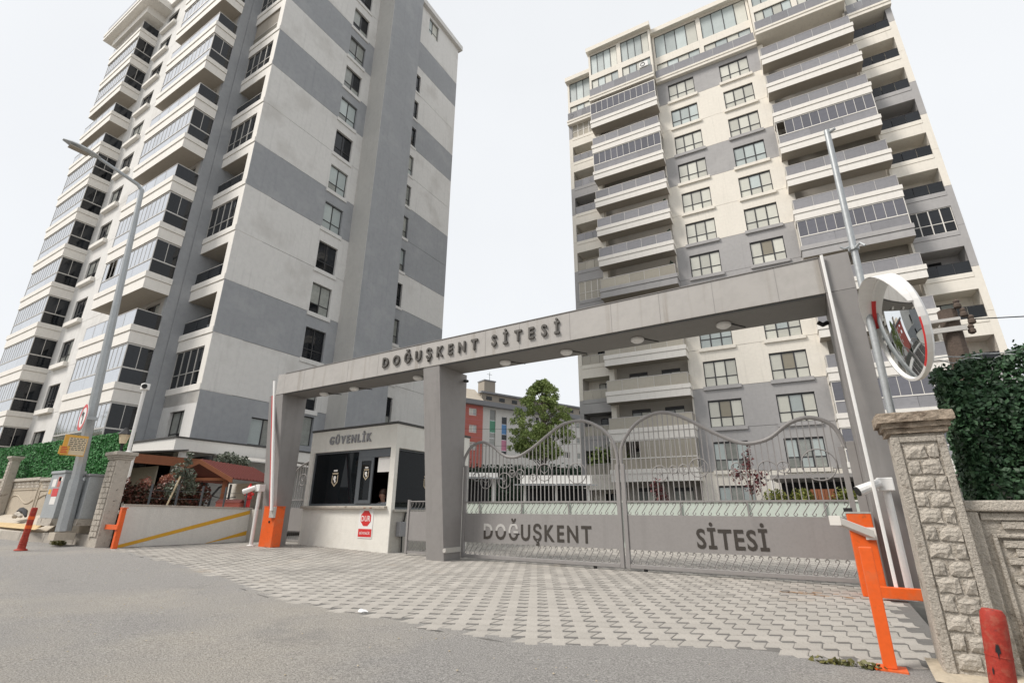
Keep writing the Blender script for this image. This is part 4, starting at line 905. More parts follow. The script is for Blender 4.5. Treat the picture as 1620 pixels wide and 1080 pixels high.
# person sitting at the open hatch
def person():
    t = thing('person', 'person in a pale patterned shirt sitting at the open booth hatch', 'person', (-10.13, 9.78, 0.0))
    V = []; E = []; Rr = []
    def add(p, r, par=None):
        V.append(p); Rr.append(r); i = len(V) - 1
        if par is not None: E.append((par, i))
        return i
    pel = add((0, 0.15, 0.62), 0.155); w = add((0, 0.12, 0.80), 0.145, pel); ch = add((0.0, 0.06, 1.03), 0.165, w); nk = add((0.02, 0.02, 1.22), 0.062, ch)
    h0 = add((0.03, -0.01, 1.30), 0.075, nk); h1 = add((0.035, -0.03, 1.38), 0.095, h0); add((0.035, -0.02, 1.47), 0.075, h1)
    for s in (-1, 1):
        sh = add((0.20 * s, 0.06, 1.13), 0.068, ch); el = add((0.27 * s, -0.10, 0.90), 0.046, sh); wr = add((0.14 * s, -0.34, 1.05), 0.030, el); pm = add((0.11 * s, -0.41, 1.06), 0.034, wr)
        for q in range(4):
            f1 = add((0.11 * s + (q - 1.5) * 0.02, -0.46, 1.062), 0.010, pm); add((0.11 * s + (q - 1.5) * 0.021, -0.50 + 0.006 * abs(q - 1.5), 1.045), 0.008, f1)
        th = add((0.11 * s - 0.04 * s, -0.42, 1.055), 0.011, pm); add((0.11 * s - 0.055 * s, -0.45, 1.05), 0.009, th)
        hp = add((0.10 * s, 0.12, 0.58), 0.10, pel); kn = add((0.13 * s, -0.25, 0.56), 0.066, hp); an = add((0.13 * s, -0.22, 0.12), 0.042, kn); add((0.13 * s, -0.36, 0.06), 0.038, an)
    me = bpy.data.meshes.new('body'); me.from_pydata(V, E, []); o = put(me, 'body', t)
    sk = o.modifiers.new('skin', 'SKIN'); ss = o.modifiers.new('sub', 'SUBSURF'); ss.levels = ss.render_levels = 1
    for i, r in enumerate(Rr): me.skin_vertices[0].data[i].radius = (r, r)
    me.skin_vertices[0].data[0].use_root = True
    dg = bpy.context.evaluated_depsgraph_get(); dg.update()
    m2 = bpy.data.meshes.new_from_object(o.evaluated_get(dg)); o.modifiers.clear(); o.data = m2
    for k in ('skin', 'shirt', 'trouser'): m2.materials.append(M[k])
    for p in m2.polygons:
        c = p.center; p.use_smooth = True
        hand = c.y < -0.3 and 0.98 < c.z < 1.2
        p.material_index = 0 if (c.z > 1.2 or hand) else (1 if c.z > 0.68 else 2)
    hb = MB().lathe([(0.02, 0.135), (0.075, 0.115), (0.108, 0.05), (0.104, 0.0), (0.06, -0.04)], 14, (0.035, 0.0, 1.405)); hb.build('hair', 'hair', t, smooth=True)
    f = MB()
    for s in (-1, 1): f.lathe([(0.012, -0.006), (0.012, 0.006)], 8, (0.035 + 0.035 * s, -0.118, 1.395))
    f.build('eyes', 'black', t); MB().hexa([(0.022, -0.115, 1.345), (0.048, -0.115, 1.345), (0.035, -0.145, 1.35)], [(0.03, -0.115, 1.395), (0.04, -0.115, 1.395), (0.035, -0.12, 1.394)]).build('nose', 'skin', t)
    MB().box(0.01, -0.113, 1.318, 0.06, -0.106, 1.325).build('mouth', 'red', t)
    return t
person()
ch = thing('office_chair', 'dark chair under the person inside the booth', 'chair', (-10.13, 9.92, 0.0))
MB().box(-0.22, -0.2, 0.44, 0.22, 0.22, 0.50).build('seat', 'black', ch); MB().box(-0.2, 0.24, 0.5, 0.2, 0.28, 1.0).build('backrest', 'black', ch); MB().tube([(0, 0, 0.06), (0, 0, 0.44)], 0.03, 8).box(-0.25, -0.03, 0.0, 0.25, 0.03, 0.06).build('base', 'black', ch)

# ------------------------------------------------------------------ barriers
def arm_stripes(mb, x, y, z0, z1): pass
LBR = thing('barrier_cabinet', 'orange barrier cabinet with raised striped arm, beside the left arch pillar', 'barrier', (-12.70, 8.40, hgt(-12.7)))
MB().box(-0.27, -0.12, 0.0, 0.27, 0.15, 0.99).build('cabinet', 'orange', LBR, bevel=0.012)
MB().box(-0.275, -0.125, 0.992, 0.275, 0.155, 1.01).build('lid', 'orange', LBR)
MB().box(0.10, -0.195, 0.72, 0.29, -0.122, 1.0).build('arm_clamp', 'alu', LBR, bevel=0.01)
MB().lathe([(0.03, 0), (0.03, 0.012)], 12).build('lock', 'black', LBR, (0.06, -0.125, 0.62)).rotation_euler = (R(90), 0, 0)
MB().hexa([(0.19, -0.25, 0.9), (0.27, -0.25, 0.9), (0.27, -0.20, 0.9), (0.19, -0.20, 0.9)], [(-0.66, -0.25, 4.5), (-0.58, -0.25, 4.5), (-0.58, -0.20, 4.5), (-0.66, -0.20, 4.5)]).build('arm', 'whitep', LBR, bevel=0.006)
MB().hexa([(0.155, -0.25, 0.95), (0.188, -0.25, 0.95), (0.188, -0.20, 0.95), (0.155, -0.20, 0.95)], [(-0.60, -0.25, 4.05), (-0.567, -0.25, 4.05), (-0.567, -0.20, 4.05), (-0.60, -0.20, 4.05)]).build('red_reflective_strip', 'red', LBR)
RBR = thing('barrier_cabinet', 'orange barrier cabinet with a short grey arm stub, by the right arch pillar', 'barrier', (0.30, 8.25, 0))
MB().box(-0.14, -0.02, 0.0, 0.13, 0.38, 1.0).build('cabinet', 'orange', RBR, bevel=0.012)
MB().box(-0.145, -0.025, 1.002, 0.135, 0.385, 1.02).build('lid', 'alu', RBR)
MB().box(-0.16, 0.1, 1.022, -0.06, 0.25, 1.07).build('beacon', 'black', RBR)
# arm stub: grey box section from the hub towards the road
mb = MB(); mb.tube([(0.0, -0.06, 0.80), (0.0, -0.95, 0.74)], 0.055, 4); 
stub = MB().hexa([(-0.30, 0.02, 0.86), (-0.22, -0.06, 0.86), (0.12, -0.12, 0.70), (0.04, -0.04, 0.70)], [(-0.30, 0.02, 0.95), (-0.22, -0.06, 0.95), (0.12, -0.12, 0.80), (0.04, -0.04, 0.80)]).build('arm_stub', 'alu', RBR, bevel=0.008)
MB().box(-0.35, -0.05, 0.85, -0.22, -0.062, 0.97).build('clamp_plate', 'alu_white', RBR)
MB().box(0.02, -0.05, 0.68, 0.14, -0.035, 0.83).build('hub_plate', 'alu_white', RBR)
MB().lathe([(0.022, 0), (0.022, 0.02)], 10).build('lock', 'steel', RBR, (0.02, -0.022, 0.55)).rotation_euler = (R(90), 0, 0)
ARM = thing('boom_pole', 'long white barrier boom standing upright along the right arch pillar', 'boom', (0.50, 8.10, 0.0))
MB().box(-0.005, -0.02, 0.04, 0.036, 0.015, 4.72).build('tube', 'whitep', ARM, bevel=0.008)
# orange posts braced to the wall pillars
P1 = thing('steel_post', 'orange square post with foot plate braced to the right wall pillar', 'post', (0.165, 4.64, 0.0))
MB().box(-0.042, -0.04, 0.012, 0.036, 0.04, 0.77).build('post', 'orange', P1, bevel=0.005); MB().box(-0.10, -0.07, 0, 0.09, 0.08, 0.011).build('foot_plate', 'orange', P1)
P1b = thing('steel_rail', 'low orange box rail, running from the right barrier cabinet to the wall pillar', 'rail', (0.33, 8.05, 0.0))
MB().box(0.0, -0.05, 0.03, 0.62, 0.05, 0.155).build('rail', 'orange', P1b, bevel=0.005)
P2 = thing('steel_post', 'orange square post with short side arm, against the left wall pillar', 'post', (-14.45, 5.62, hgt(-14.45)))
MB().box(-0.055, -0.05, 0.0, 0.055, 0.05, 0.90).build('post', 'orange', P2, bevel=0.006); MB().box(-0.60, -0.085, 0.42, 0.12, -0.052, 0.53).build('side_arm', 'orange', P2, bevel=0.005); MB().box(-0.06, -0.055, 0.901, 0.11, 0.055, 0.92).build('cap', 'orange', P2)

# cameras on white poles
def cctv(x, y, z0, h, label, lean=(0, 0), hd=-1, s=1.0):
    t = thing('security_camera', label, 'security camera', (x, y, z0), group='security cameras on poles')
    MB().tube([(0, 0, 0), (lean[0], lean[1], h)], 0.032 * s, 10).lathe([(0.07 * s, 0), (0.07 * s, 0.012), (0.04 * s, 0.03)], 12).build('pole', 'whitep', t)
    MB().box(lean[0] - 0.065 * s, lean[1] - 0.06 * s, h - 0.02, lean[0] + 0.065 * s, lean[1] + 0.06 * s, h + 0.11 * s).build('mount', 'whitep', t, bevel=0.012)
    a = (lean[0] + hd * 0.05 * s, lean[1] - 0.06 * s, h + 0.06 * s); b = (lean[0] + hd * 0.24 * s, lean[1] - 0.16 * s, h - 0.02 * s)
    MB().tube([a, b], [0.04 * s, 0.05 * s], 12).build('camera_body', 'whitep', t)
    d = (Vector(b) - Vector(a)).normalized() * 0.004
    MB().tube([Vector(b) + d * 0.3, Vector(b) + d * 2], [0.046 * s, 0.046 * s], 12).build('lens', 'black', t)
    return t
cctv(0.66, 8.30, 0.0, 1.30, 'white security camera on a white pole in front of the right arch pillar', s=1.35)
cctv(-13.30, 8.28, hgt(-13.3), 1.40, 'white security camera on a white pole next to the left barrier cabinet', hd=-1, s=1.5)
# ------------------------------------------------------------------ left boundary: wall, pillars, hedge screen
GARD = struct(MB().quad((-60, 5.9, 0.86), (-14.96, 5.9, 0.86), (-14.96, 10.4, 0.86), (-60, 10.4, 0.86)).build('garden_soil', 'earth'))
WL = thing('boundary_wall', 'long precast concrete wall with moulded panels, along the left footpath under the green screen', 'wall', (0, 0, 0))
for i in range(14):
    xa = -15.52 - i * 2.7; xb = xa - 2.66; zt = 1.79 + 0.016 * i * 2.7
    mb = MB().box(xb, 5.74, 0.3, xa, 5.86, zt)
    mb.box(xb + 0.06, 5.72, zt - 0.34, xa - 0.06, 5.741, zt - 0.30); mb.box(xb + 0.06, 5.72, 0.9, xb + 0.14, 5.741, zt - 0.34); mb.box(xa - 0.14, 5.72, 0.9, xa - 0.06, 5.741, zt - 0.34)
    mb.tube([(xb + 0.14 + (xa - xb - 0.28) * q / 12, 5.735, 1.25 + 0.13 * math.sin(q / 12 * math.pi * 2)) for q in range(13)], 0.02, 5)
    mb.build('wall_panel', 'concrete_l', WL)
    MB().box(xb, 5.68, zt - 0.06, xa, 5.92, zt + 0.03).build('coping', 'concrete', WL, bevel=0.012)
    for r_ in range(2):
        for q in range(6): put(cbox((0.36, 0.014, 0.085), 'concrete'), 'block', WL, (xb + 0.16 + q * 0.40 + 0.1 * r_, 5.727, zt - 0.17 - 0.105 * r_))
def pillar_cap(mb, x0, x1, y0, y1, z, s=1.0):
    for (d, a, b) in ((0.03 * s, 0, 0.05), (0.055 * s, 0.05, 0.10), (0.09 * s, 0.10, 0.19)):
        mb.box(x0 - d, y0 - d, z + a * s, x1 + d, y1 + d, z + b * s - 0.001)
LP = thing('wall_pillar', 'tall concrete wall pillar with moulded cap, at the left end of the ramp', 'pillar', (0, 0, 0), group=None)
MB().box(-15.50, 5.44, 0.05, -15.0, 5.74, 2.16).build('shaft', 'concrete', LP, bevel=0.015)
mb = MB(); pillar_cap(mb, -15.50, -15.0, 5.44, 5.74, 2.16); mb.build('cap', 'concrete', LP, bevel=0.012)
for i in range(14):
    for (a, b) in (((-15.45, -15.27), (-15.25, -15.05)) if i % 2 else ((-15.45, -15.19), (-15.17, -15.05))):
        put(cbox((round(b - a, 2), 0.03, 0.11), 'concrete'), 'block', LP, (a, 5.412, 0.35 + i * 0.127))
SP = thing('wall_pillar', 'small concrete wall pillar with flat cap, far left in front of the green screen', 'pillar', (0, 0, 0))
MB().box(-23.75, 5.5, 0.6, -23.40, 5.72, 2.52).build('shaft', 'concrete', SP, bevel=0.01); mb = MB(); pillar_cap(mb, -23.75, -23.40, 5.5, 5.72, 2.52, 0.7); mb.build('cap', 'concrete', SP)
for i in range(14): put(cbox((0.25, 0.02, 0.1), 'concrete'), 'block', SP, (-23.70, 5.481, 0.8 + i * 0.12))
HS = thing('green_screen', 'tall artificial grass screen standing behind the left boundary wall', 'screen', (0, 0, 0))
MB().hexa([(-60, 6.02, 1.0), (-16.05, 6.02, 1.0), (-16.05, 6.08, 1.0), (-60, 6.08, 1.0)], [(-60, 6.02, 3.7), (-16.05, 6.02, 3.0), (-16.05, 6.08, 3.0), (-60, 6.08, 3.7)]).build('backing', 'darkleaf', HS)
n = 42000
xx = -16.05 - (rng.random(n) ** 1.7) * 40; zz = 1.55 + rng.random(n) * (1.46 + 0.016 * (-16.05 - xx)); yy = 6.0 - rng.random(n) * 0.06
c = np.stack([xx, yy, zz], 1); ax, ay = leaf_axes(n, 0.055, 0.4, facing=(0.2, -1.0, 0.5), spread=0.8)
stuff(put(quads_mesh('tufts', c, ax, ay, 'turf'), 'tufts', HS))

# ------------------------------------------------------------------ ramp wall with yellow stripes
RW = thing('ramp_wall', 'low pale retaining wall with two sloping yellow stripes, left of the driveway', 'wall', (0, 0, 0))
MB().hexa([(-14.95, 5.745, -0.05), (-14.76, 5.745, -0.05), (-14.76, 9.0, -0.05), (-14.95, 9.0, -0.05)], [(-14.95, 5.745, 1.06), (-14.76, 5.745, 1.06), (-14.76, 9.0, 1.0), (-14.95, 9.0, 1.0)]).build('wall', 'rampw', RW)
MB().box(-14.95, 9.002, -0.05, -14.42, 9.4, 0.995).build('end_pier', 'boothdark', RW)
MB().hexa([(-14.98, 5.745, 1.062), (-14.735, 5.745, 1.062), (-14.735, 9.03, 1.002), (-14.98, 9.03, 1.002)], [(-14.98, 5.745, 1.10), (-14.735, 5.745, 1.10), (-14.735, 9.03, 1.04), (-14.98, 9.03, 1.04)]).build('coping', 'concrete', RW)
mb = MB(); X = -14.756
mb.quad((X, 5.76, 0.07), (X, 8.99, 0.86), (X, 8.99, 0.97), (X, 5.76, 0.15)); mb.quad((X, 7.75, 0.08), (X, 8.99, 0.28), (X, 8.99, 0.40), (X, 7.95, 0.13))
mb.build('yellow_stripe', 'yellow', RW)
# garden behind it
PH = thing('photinia_hedge', 'red leaved hedge growing behind the pale ramp wall', 'hedge', (0, 0, 0))
blobs = [(-17.6 + 0.09 * q + random.uniform(-.25, .2), 6.3 + q * 0.27, 1.30 + random.uniform(-.08, .1), 0.42, 0.33, 0.46) for q in range(9)]
stuff(foliage('leaves', blobs, 5200, 0.075, 'photinia', PH)); stuff(foliage('pale_shoots', [(b[0], b[1], b[2] + 0.42, 0.3, 0.2, 0.2) for b in blobs[1::2]], 420, 0.07, 'photinia_tip', PH))
mb = MB()
for b in blobs: mb.tube([(b[0], b[1], 0.85), (b[0] + 0.05, b[1], 1.5)], 0.015, 5)
mb.build('stems', 'bark', PH)
def small_tree(name, label, cat, base, h, blobs, n, size, leaf, tr=0.05, trunk='bark', lean=(0, 0)):
    t = thing(name, label, cat, base)
    mb = MB(); top = (lean[0], lean[1], h * 0.62); mb.tube([(0, 0, -0.05), (lean[0] * 0.3, lean[1] * 0.3, h * 0.3), top], [tr, tr * 0.8, tr * 0.55], 8)
    for b in blobs:
        mid = ((b[0] + top[0]) / 2 + random.uniform(-.1, .1) * h * 0.2, (b[1] + top[1]) / 2, min(b[2], (b[2] + h * 0.4) / 2 + 0.1 * h))
        mb.tube([(lean[0] * 0.4, lean[1] * 0.4, h * random.uniform(0.3, 0.55)), mid, (b[0], b[1], b[2] + b[5] * 0.4)], [tr * 0.5, tr * 0.3, tr * 0.1], 5)
    mb.build('trunk', trunk, t, smooth=True)
    stuff(foliage('crown', blobs, n, size, leaf, t)); return t
small_tree('olive_tree', 'young grey green olive tree behind the ramp wall, next to the wooden shelter', 'tree', (-16.55, 7.72, 0.86), 1.75,
           [(0.0, 0.1, 1.55, 0.16, 0.14, 0.28), (0.02, -0.12, 1.2, 0.2, 0.2, 0.26), (0.05, 0.18, 1.05, 0.24, 0.22, 0.28), (0.03, 0.3, 0.75, 0.2, 0.24, 0.24), (0.0, -0.2, 0.65, 0.22, 0.2, 0.26)], 1300, 0.06, 'olive', 0.04)
small_tree('olive_tree', 'small grey olive tree showing above the ridge of the wooden shelter', 'tree', (-20.2, 11.0, 0.86), 2.5,
           [(0, 0, 2.0, 0.4, 0.5, 0.3), (-0.1, 0.6, 1.95, 0.35, 0.4, 0.28), (0.1, -0.3, 1.7, 0.3, 0.3, 0.3)], 1500, 0.085, 'olive', 0.05)
ST = thing('garden_stake', 'thin pale wooden stake leaning beside the young olive tree', 'stake', (-16.35, 7.35, 0.86)); MB().tube([(0, 0, 0), (0.0, 0.25, 1.05)], 0.022, 6).build('pole', 'wood', ST); ST.children[0].data.materials[0] = M['boardc']
GF = thing('garden_fence', 'dark metal posts with thin wires standing behind the ramp wall', 'fence', (0, 0, 0))
for q in range(5): MB().box(-15.31, 6.45 + q * 0.66, 0.86, -15.275, 6.49 + q * 0.66, 1.62).build('fence_post', 'boothframe', GF)
mb = MB()
for z in (1.05, 1.25, 1.45): mb.tube([(-15.29, 6.4, z), (-15.29, 9.4, z)], 0.004, 4)
mb.build('wires', 'boothframe', GF)
GZ = thing('garden_shelter', 'small wooden garden shelter with red sheet roof behind the ramp wall', 'shelter', (-17.3, 9.25, 0.86), R(30))
mb = MB()
for s in (-1, 1):
    lo = [(0, -1.15, 1.58), (s * 1.12, -1.15, 1.02), (s * 1.12, 2.1, 1.02), (0, 2.1, 1.58)]
    if s < 0: lo = lo[::-1]
    mb.hexa(lo, [(p[0], p[1], p[2] + 0.03) for p in lo])
mb.build('roof', 'tile', GZ)
mb = MB()
for s in (-1, 1):
    for q in range(16): mb.hexa([(0.0, -1.1 + q * 0.2, 1.612), (s * 1.12, -1.1 + q * 0.2, 1.052), (s * 1.12, -1.03 + q * 0.2, 1.052), (0, -1.03 + q * 0.2, 1.612)], [(0.0, -1.08 + q * 0.2, 1.64), (s * 1.12, -1.08 + q * 0.2, 1.08), (s * 1.12, -1.05 + q * 0.2, 1.08), (0, -1.05 + q * 0.2, 1.64)])
stuff(mb.build('roof_ribs', 'tile', GZ))
for s in (-1, 1):
    MB().hexa([(0, -1.19, 1.48), (s * 1.16, -1.19, 0.90), (s * 1.16, -1.152, 0.90), (0, -1.152, 1.48)], [(0, -1.19, 1.62), (s * 1.16, -1.19, 1.04), (s * 1.16, -1.152, 1.04), (0, -1.152, 1.62)]).build('barge_board', 'wood', GZ)
    for y in (-1.0, 1.9): MB().box(s * 0.85 - 0.05, y - 0.05, -0.05, s * 0.85 + 0.05, y + 0.05, 1.1).build('post', 'wood', GZ)
    MB().box(s * 0.85 - 0.04, -1.1, 1.06, s * 0.85 + 0.04, 2.0, 1.13).build('side_beam', 'wood', GZ)
MB().box(-0.9, -1.1, 0.98, 0.9, -1.02, 1.06).build('tie_beam', 'wood', GZ)
RB = thing('hydrant_box', 'low red box with pitched lid behind the ramp wall', 'box', (-15.65, 8.85, 0.86), R(40)); MB().box(-0.33, -0.2, 0, 0.33, 0.2, 0.32).build('body', 'red', RB); MB().prism([(-0.23, 0.322), (0.23, 0.322), (0, 0.42)], 'x', -0.35, 0.35).build('lid', 'tile', RB)
RB.children[0].data.materials[0] = M['brickred']
HY = thing('fire_hydrant', 'red fire hydrant standing at the right end of the ramp wall', 'hydrant', (-15.40, 9.25, 0.86))
MB().lathe([(0.10, 0), (0.075, 0.03), (0.075, 0.42), (0.10, 0.44), (0.10, 0.50), (0.08, 0.52), (0.08, 0.66), (0.10, 0.68), (0.09, 0.76), (0.05, 0.83), (0.03, 0.84), (0.03, 0.90)], 14).build('body', 'red', HY, smooth=True)
MB().tube([(-0.14, -0.05, 0.58), (0.14, 0.05, 0.58)], 0.045, 10).build('outlet', 'red', HY)
HW = thing('hose_rack', 'dark curved metal rack under the wooden shelter', 'rack', (-16.7, 9.0, 0.86)); MB().tube([(-0.5, 0, 0.0), (-0.45, 0.02, 0.5), (-0.2, 0.1, 0.8), (0.1, 0.2, 0.9)], 0.035, 6).tube([(0.1, 0.3, 0), (0.1, 0.3, 0.9)], 0.035, 6).tube([(-0.45, 0, 0.55), (0.0, 0.15, 0.45), (0.5, 0.3, 0.5)], 0.015, 5).build('frame', 'boothframe', HW)
PW = thing('service_wall', 'pale rendered wall block standing behind the wooden shelter', 'wall', (0, 0, 0)); MB().box(-19.6, 10.8, 0.5, -17.0, 11.1, 1.9).build('wall', 'rampw', PW)

# lean-to canopy in front of the left tower
CP = thing('lean_to_canopy', 'dark lean-to canopy with brown timber fascia and tarpaulin, between the left pillar and tower', 'canopy', (0, 0, 0))
MB().hexa([(-30.5, 7.2, 2.55), (-22.6, 8.6, 3.02), (-22.6, 10.6, 3.30), (-30.5, 10.2, 3.30)], [(-30.5, 7.2, 2.61), (-22.6, 8.6, 3.08), (-22.6, 10.6, 3.36), (-30.5, 10.2, 3.36)]).build('roof_sheet', 'canopy', CP)
MB().hexa([(-22.57, 8.7, 2.66), (-22.53, 8.7, 2.66), (-22.53, 11.6, 2.62), (-22.57, 11.6, 2.62)], [(-22.57, 8.7, 3.0), (-22.53, 8.7, 3.0), (-22.53, 11.6, 3.0), (-22.57, 11.6, 3.0)]).build('timber_fascia', 'wood', CP)
MB().box(-29, 9.7, 0.5, -22.9, 9.75, 2.62).build('tarpaulin', 'beige', CP)
MB().tube([(-22.5, 8.65, 0.86), (-22.5, 8.65, 2.95)], 0.045, 8).build('downpipe', 'whitep', CP)
MB().box(-29, 11.6, 0.0, -22.6, 11.65, 3.2).build('back_wall', 'dark', CP)
AW = thing('awning', 'small sloping awning with orange timber end, right of the white porch corner', 'awning', (0, 0, 0))
MB().hexa([(-21.4, 12.0, 2.98), (-21.0, 15.5, 2.90), (-23.0, 15.5, 3.25), (-23.2, 12.0, 3.30)], [(-21.4, 12.0, 3.03), (-21.0, 15.5, 2.95), (-23.0, 15.5, 3.30), (-23.2, 12.0, 3.35)]).build('sheet', 'alu', AW)
MB().box(-22.6, 11.9, 2.6, -21.9, 11.95, 2.95).build('timber_end', 'wood', AW)

# ------------------------------------------------------------------ lamp, signs and cabinets on the left footpath
SL = thing('street_lamp', 'tall galvanised street lamp with a long curved-down arm on the left footpath', 'street lamp', (-16.11, 5.11, 0.46))
MB().tube([(0, 0, 0), (-0.01, -0.02, 1.2)], [0.165, 0.15], 8).tube([(-0.01, -0.02, 1.201), (-0.06, -0.2, 5.0), (-0.13, -0.43, 9.7)], [0.128, 0.10, 0.065], 8).build('pole', 'steel', SL)
MB().box(-0.2, -0.2, -0.2, 0.2, 0.2, -0.03).build('base', 'foot', SL)
MB().tube([(-0.13, -0.43, 9.69), (-0.16, -0.55, 9.82), (-0.42, -1.55, 10.22)], [0.06, 0.055, 0.045], 8).build('arm', 'steel', SL)
hd = MB()
P0, P1_ = Vector((-0.42, -1.5, 10.22)), Vector((-0.60, -2.35, 10.36))
prev = None
rr = [0.06, 0.13, 0.16, 0.16, 0.13, 0.05]
for i in range(5):
    a = P0.lerp(P1_, i / 5); b = P0.lerp(P1_, (i + 1) / 5)
    def ring8(p, w): return [(p.x - w, p.y, p.z), (p.x - w * 0.5, p.y, p.z + w * 0.5), (p.x + w * 0.5, p.y, p.z + w * 0.5), (p.x + w, p.y, p.z), (p.x + w * 0.5, p.y, p.z - w * 0.35), (p.x - w * 0.5, p.y, p.z - w * 0.35)]
    hd.hexa(ring8(a, rr[i]), ring8(b, rr[i + 1]))
hd.build('lamp_head', 'steel', SL)
MB().box(-0.62, -2.2, 10.20, -0.42, -1.75, 10.235).build('lamp_lens', 'soffit', SL)
NS = thing('traffic_sign', 'round red rimmed traffic sign with bent black arrow on the lamp post', 'sign', (-15.84, 4.76, 3.18), R(-6))
def disc(r0, z, m, y, n=28, rin=0):
    mb = MB()
    if rin:
        for k in range(n):
            a, b = 2 * math.pi * k / n, 2 * math.pi * (k + 1) / n
            mb.quad((rin * math.cos(a), y, rin * math.sin(a)), (r0 * math.cos(a), y, r0 * math.sin(a)), (r0 * math.cos(b), y, r0 * math.sin(b)), (rin * math.cos(b), y, rin * math.sin(b)))
    else: mb.prism([(r0 * math.cos(2 * math.pi * k / n), r0 * math.sin(2 * math.pi * k / n)) for k in range(n)], 'y', y, y + 0.012)
    return mb
disc(0.34, 0, 'whitep', 0).build('plate', 'whitep', NS); disc(0.34, 0, 'red', -0.003, rin=0.255).build('red_rim', 'red', NS)
MB().box(0.0, -0.006, -0.17, 0.06, -0.003, 0.06).box(-0.08, -0.006, 0.06, 0.06, -0.003, 0.12).prism([(-0.08, 0.0), (-0.08, 0.18), (-0.18, 0.09)], 'y', -0.006, -0.003).build('arrow', 'black', NS)
MB().box(-0.1, 0.013, -0.04, 0.02, 0.30, 0.04).build('bracket', 'steel', NS)
NB = thing('notice_board', 'yellow notice board with rows of small print below the round sign', 'sign', (-15.80, 4.52, 2.22))
MB().box(-0.02, 0, 0, 0.0, 0.47, 0.50).build('board', 'boardy', NB); MB().box(0.001, 0.09, 0.02, 0.004, 0.455, 0.44).build('print_area', 'boardc', NB)
mb = MB()
for r_ in range(7):
    y = 0.11
    while y < 0.43:
        w = random.uniform(0.03, 0.08); mb.box(0.0045, y, 0.405 - r_ * 0.045, 0.006, min(y + w, 0.44), 0.425 - r_ * 0.045); y += w + 0.02
stuff(mb.build('print_lines', 'letter', NB))
NB2 = thing('notice_plate', 'small orange plate in front of the yellow notice board', 'sign', (-15.76, 4.46, 2.24)); MB().box(0, 0, 0, 0.02, 0.19, 0.2).build('plate', 'boardy', NB2)
mb = MB()
for r_ in range(4): mb.box(0.021, 0.03, 0.03 + r_ * 0.042, 0.023, 0.16 - 0.02 * (r_ % 2), 0.05 + r_ * 0.042)
stuff(mb.build('print_lines', 'red', NB2))
UC = thing('utility_cabinet', 'blue grey utility cabinet with stickers on its front, left of the lamp post', 'cabinet', (-17.85, 5.08, 0.66))
MB().box(0, 0, 0.08, 0.92, 0.40, 1.2).build('body', 'steel', UC, bevel=0.01); MB().box(-0.03, -0.03, 1.2, 0.95, 0.43, 1.27).build('lid', 'steel', UC, bevel=0.01); MB().box(-0.02, -0.02, -0.1, 0.94, 0.42, 0.08).build('plinth', 'concrete', UC)
for (x, z, w, h, m) in ((0.35, 0.62, 0.4, 0.2, 'red'), (0.38, 0.42, 0.36, 0.19, 'paper'), (0.2, 0.86, 0.26, 0.2, 'paper'), (0.55, 0.85, 0.2, 0.26, 'brickred'), (0.1, 0.68, 0.18, 0.12, 'boardy'), (0.6, 1.0, 0.25, 0.1, 'paper')):
    MB().box(x, -0.004, z, x + w, -0.001, z + h).build('sticker', m, UC)
UC2 = thing('utility_cabinet', 'plain grey utility cabinet hidden behind the lamp post', 'cabinet', (-16.62, 5.25, 0.68)); MB().box(0, 0, 0.06, 0.80, 0.36, 1.08).build('body', 'greym', UC2, bevel=0.01); MB().box(-0.03, -0.03, 1.08, 0.83, 0.39, 1.14).build('lid', 'greym', UC2, bevel=0.01); MB().box(-0.02, -0.02, -0.1, 0.82, 0.38, 0.06).build('plinth', 'concrete', UC2)
UC2.children[0].data.materials[0] = M['steel']
LBO = thing('bollard', 'leaning red flexible bollard with ribbed foot by the left kerb', 'bollard', (-15.35, 4.22, 0.11))
MB().lathe([(0.12, 0), (0.115, 0.015), (0.08, 0.03), (0.07, 0.05), (0.075, 0.10), (0.066, 0.12), (0.074, 0.14), (0.065, 0.16), (0.072, 0.18), (0.064, 0.2), (0.07, 0.22), (0.063, 0.24), (0.06, 0.30), (0.058, 0.62), (0.058, 0.86), (0.05, 0.89)], 16).build('body', 'redrub', LBO, smooth=True)
for z in (0.45, 0.64): MB().lathe([(0.0605, 0), (0.0605, 0.07)], 16, (0, 0, z)).build('band', 'orange', LBO)
LBO.rotation_euler = (0.0, R(4), 0)
RBO = thing('bollard', 'worn red plastic bollard close by, in front of the right concrete wall', 'bollard', (0.425, 2.96, -0.005)); RBO.rotation_euler = (0, R(6), 0)
MB().lathe([(0.0435, 0), (0.043, 0.3), (0.0425, 0.46), (0.042, 0.59), (0.0395, 0.625), (0.031, 0.64)], 24).build('body', 'redrub', RBO, smooth=True)
for z in (0.19, 0.33, 0.47): MB().lathe([(0.0437, 0), (0.0442, 0.002), (0.0437, 0.004)], 24, (0, 0, z)).build('ring', 'redrub', RBO)
RBG = thing('rubbish_bag', 'crumpled grey and black rubbish on the left footpath by the wall', 'rubbish', (-20.3, 5.35, 0.72))
mb = MB(); mb.tube([(-0.45, 0, 0.0), (-0.3, 0, 0.14), (-0.1, 0.0, 0.2), (0.2, 0, 0.17), (0.4, 0, 0.03)], [0.04, 0.07, 0.09, 0.07, 0.03], 7); mb.build('bag', 'black', RBG, smooth=True); MB().tube([(-0.2, -0.1, 0.02), (0.1, -0.12, 0.09), (0.4, -0.1, 0.03)], [0.05, 0.08, 0.04], 7).build('sack', 'concrete', RBG, smooth=True)
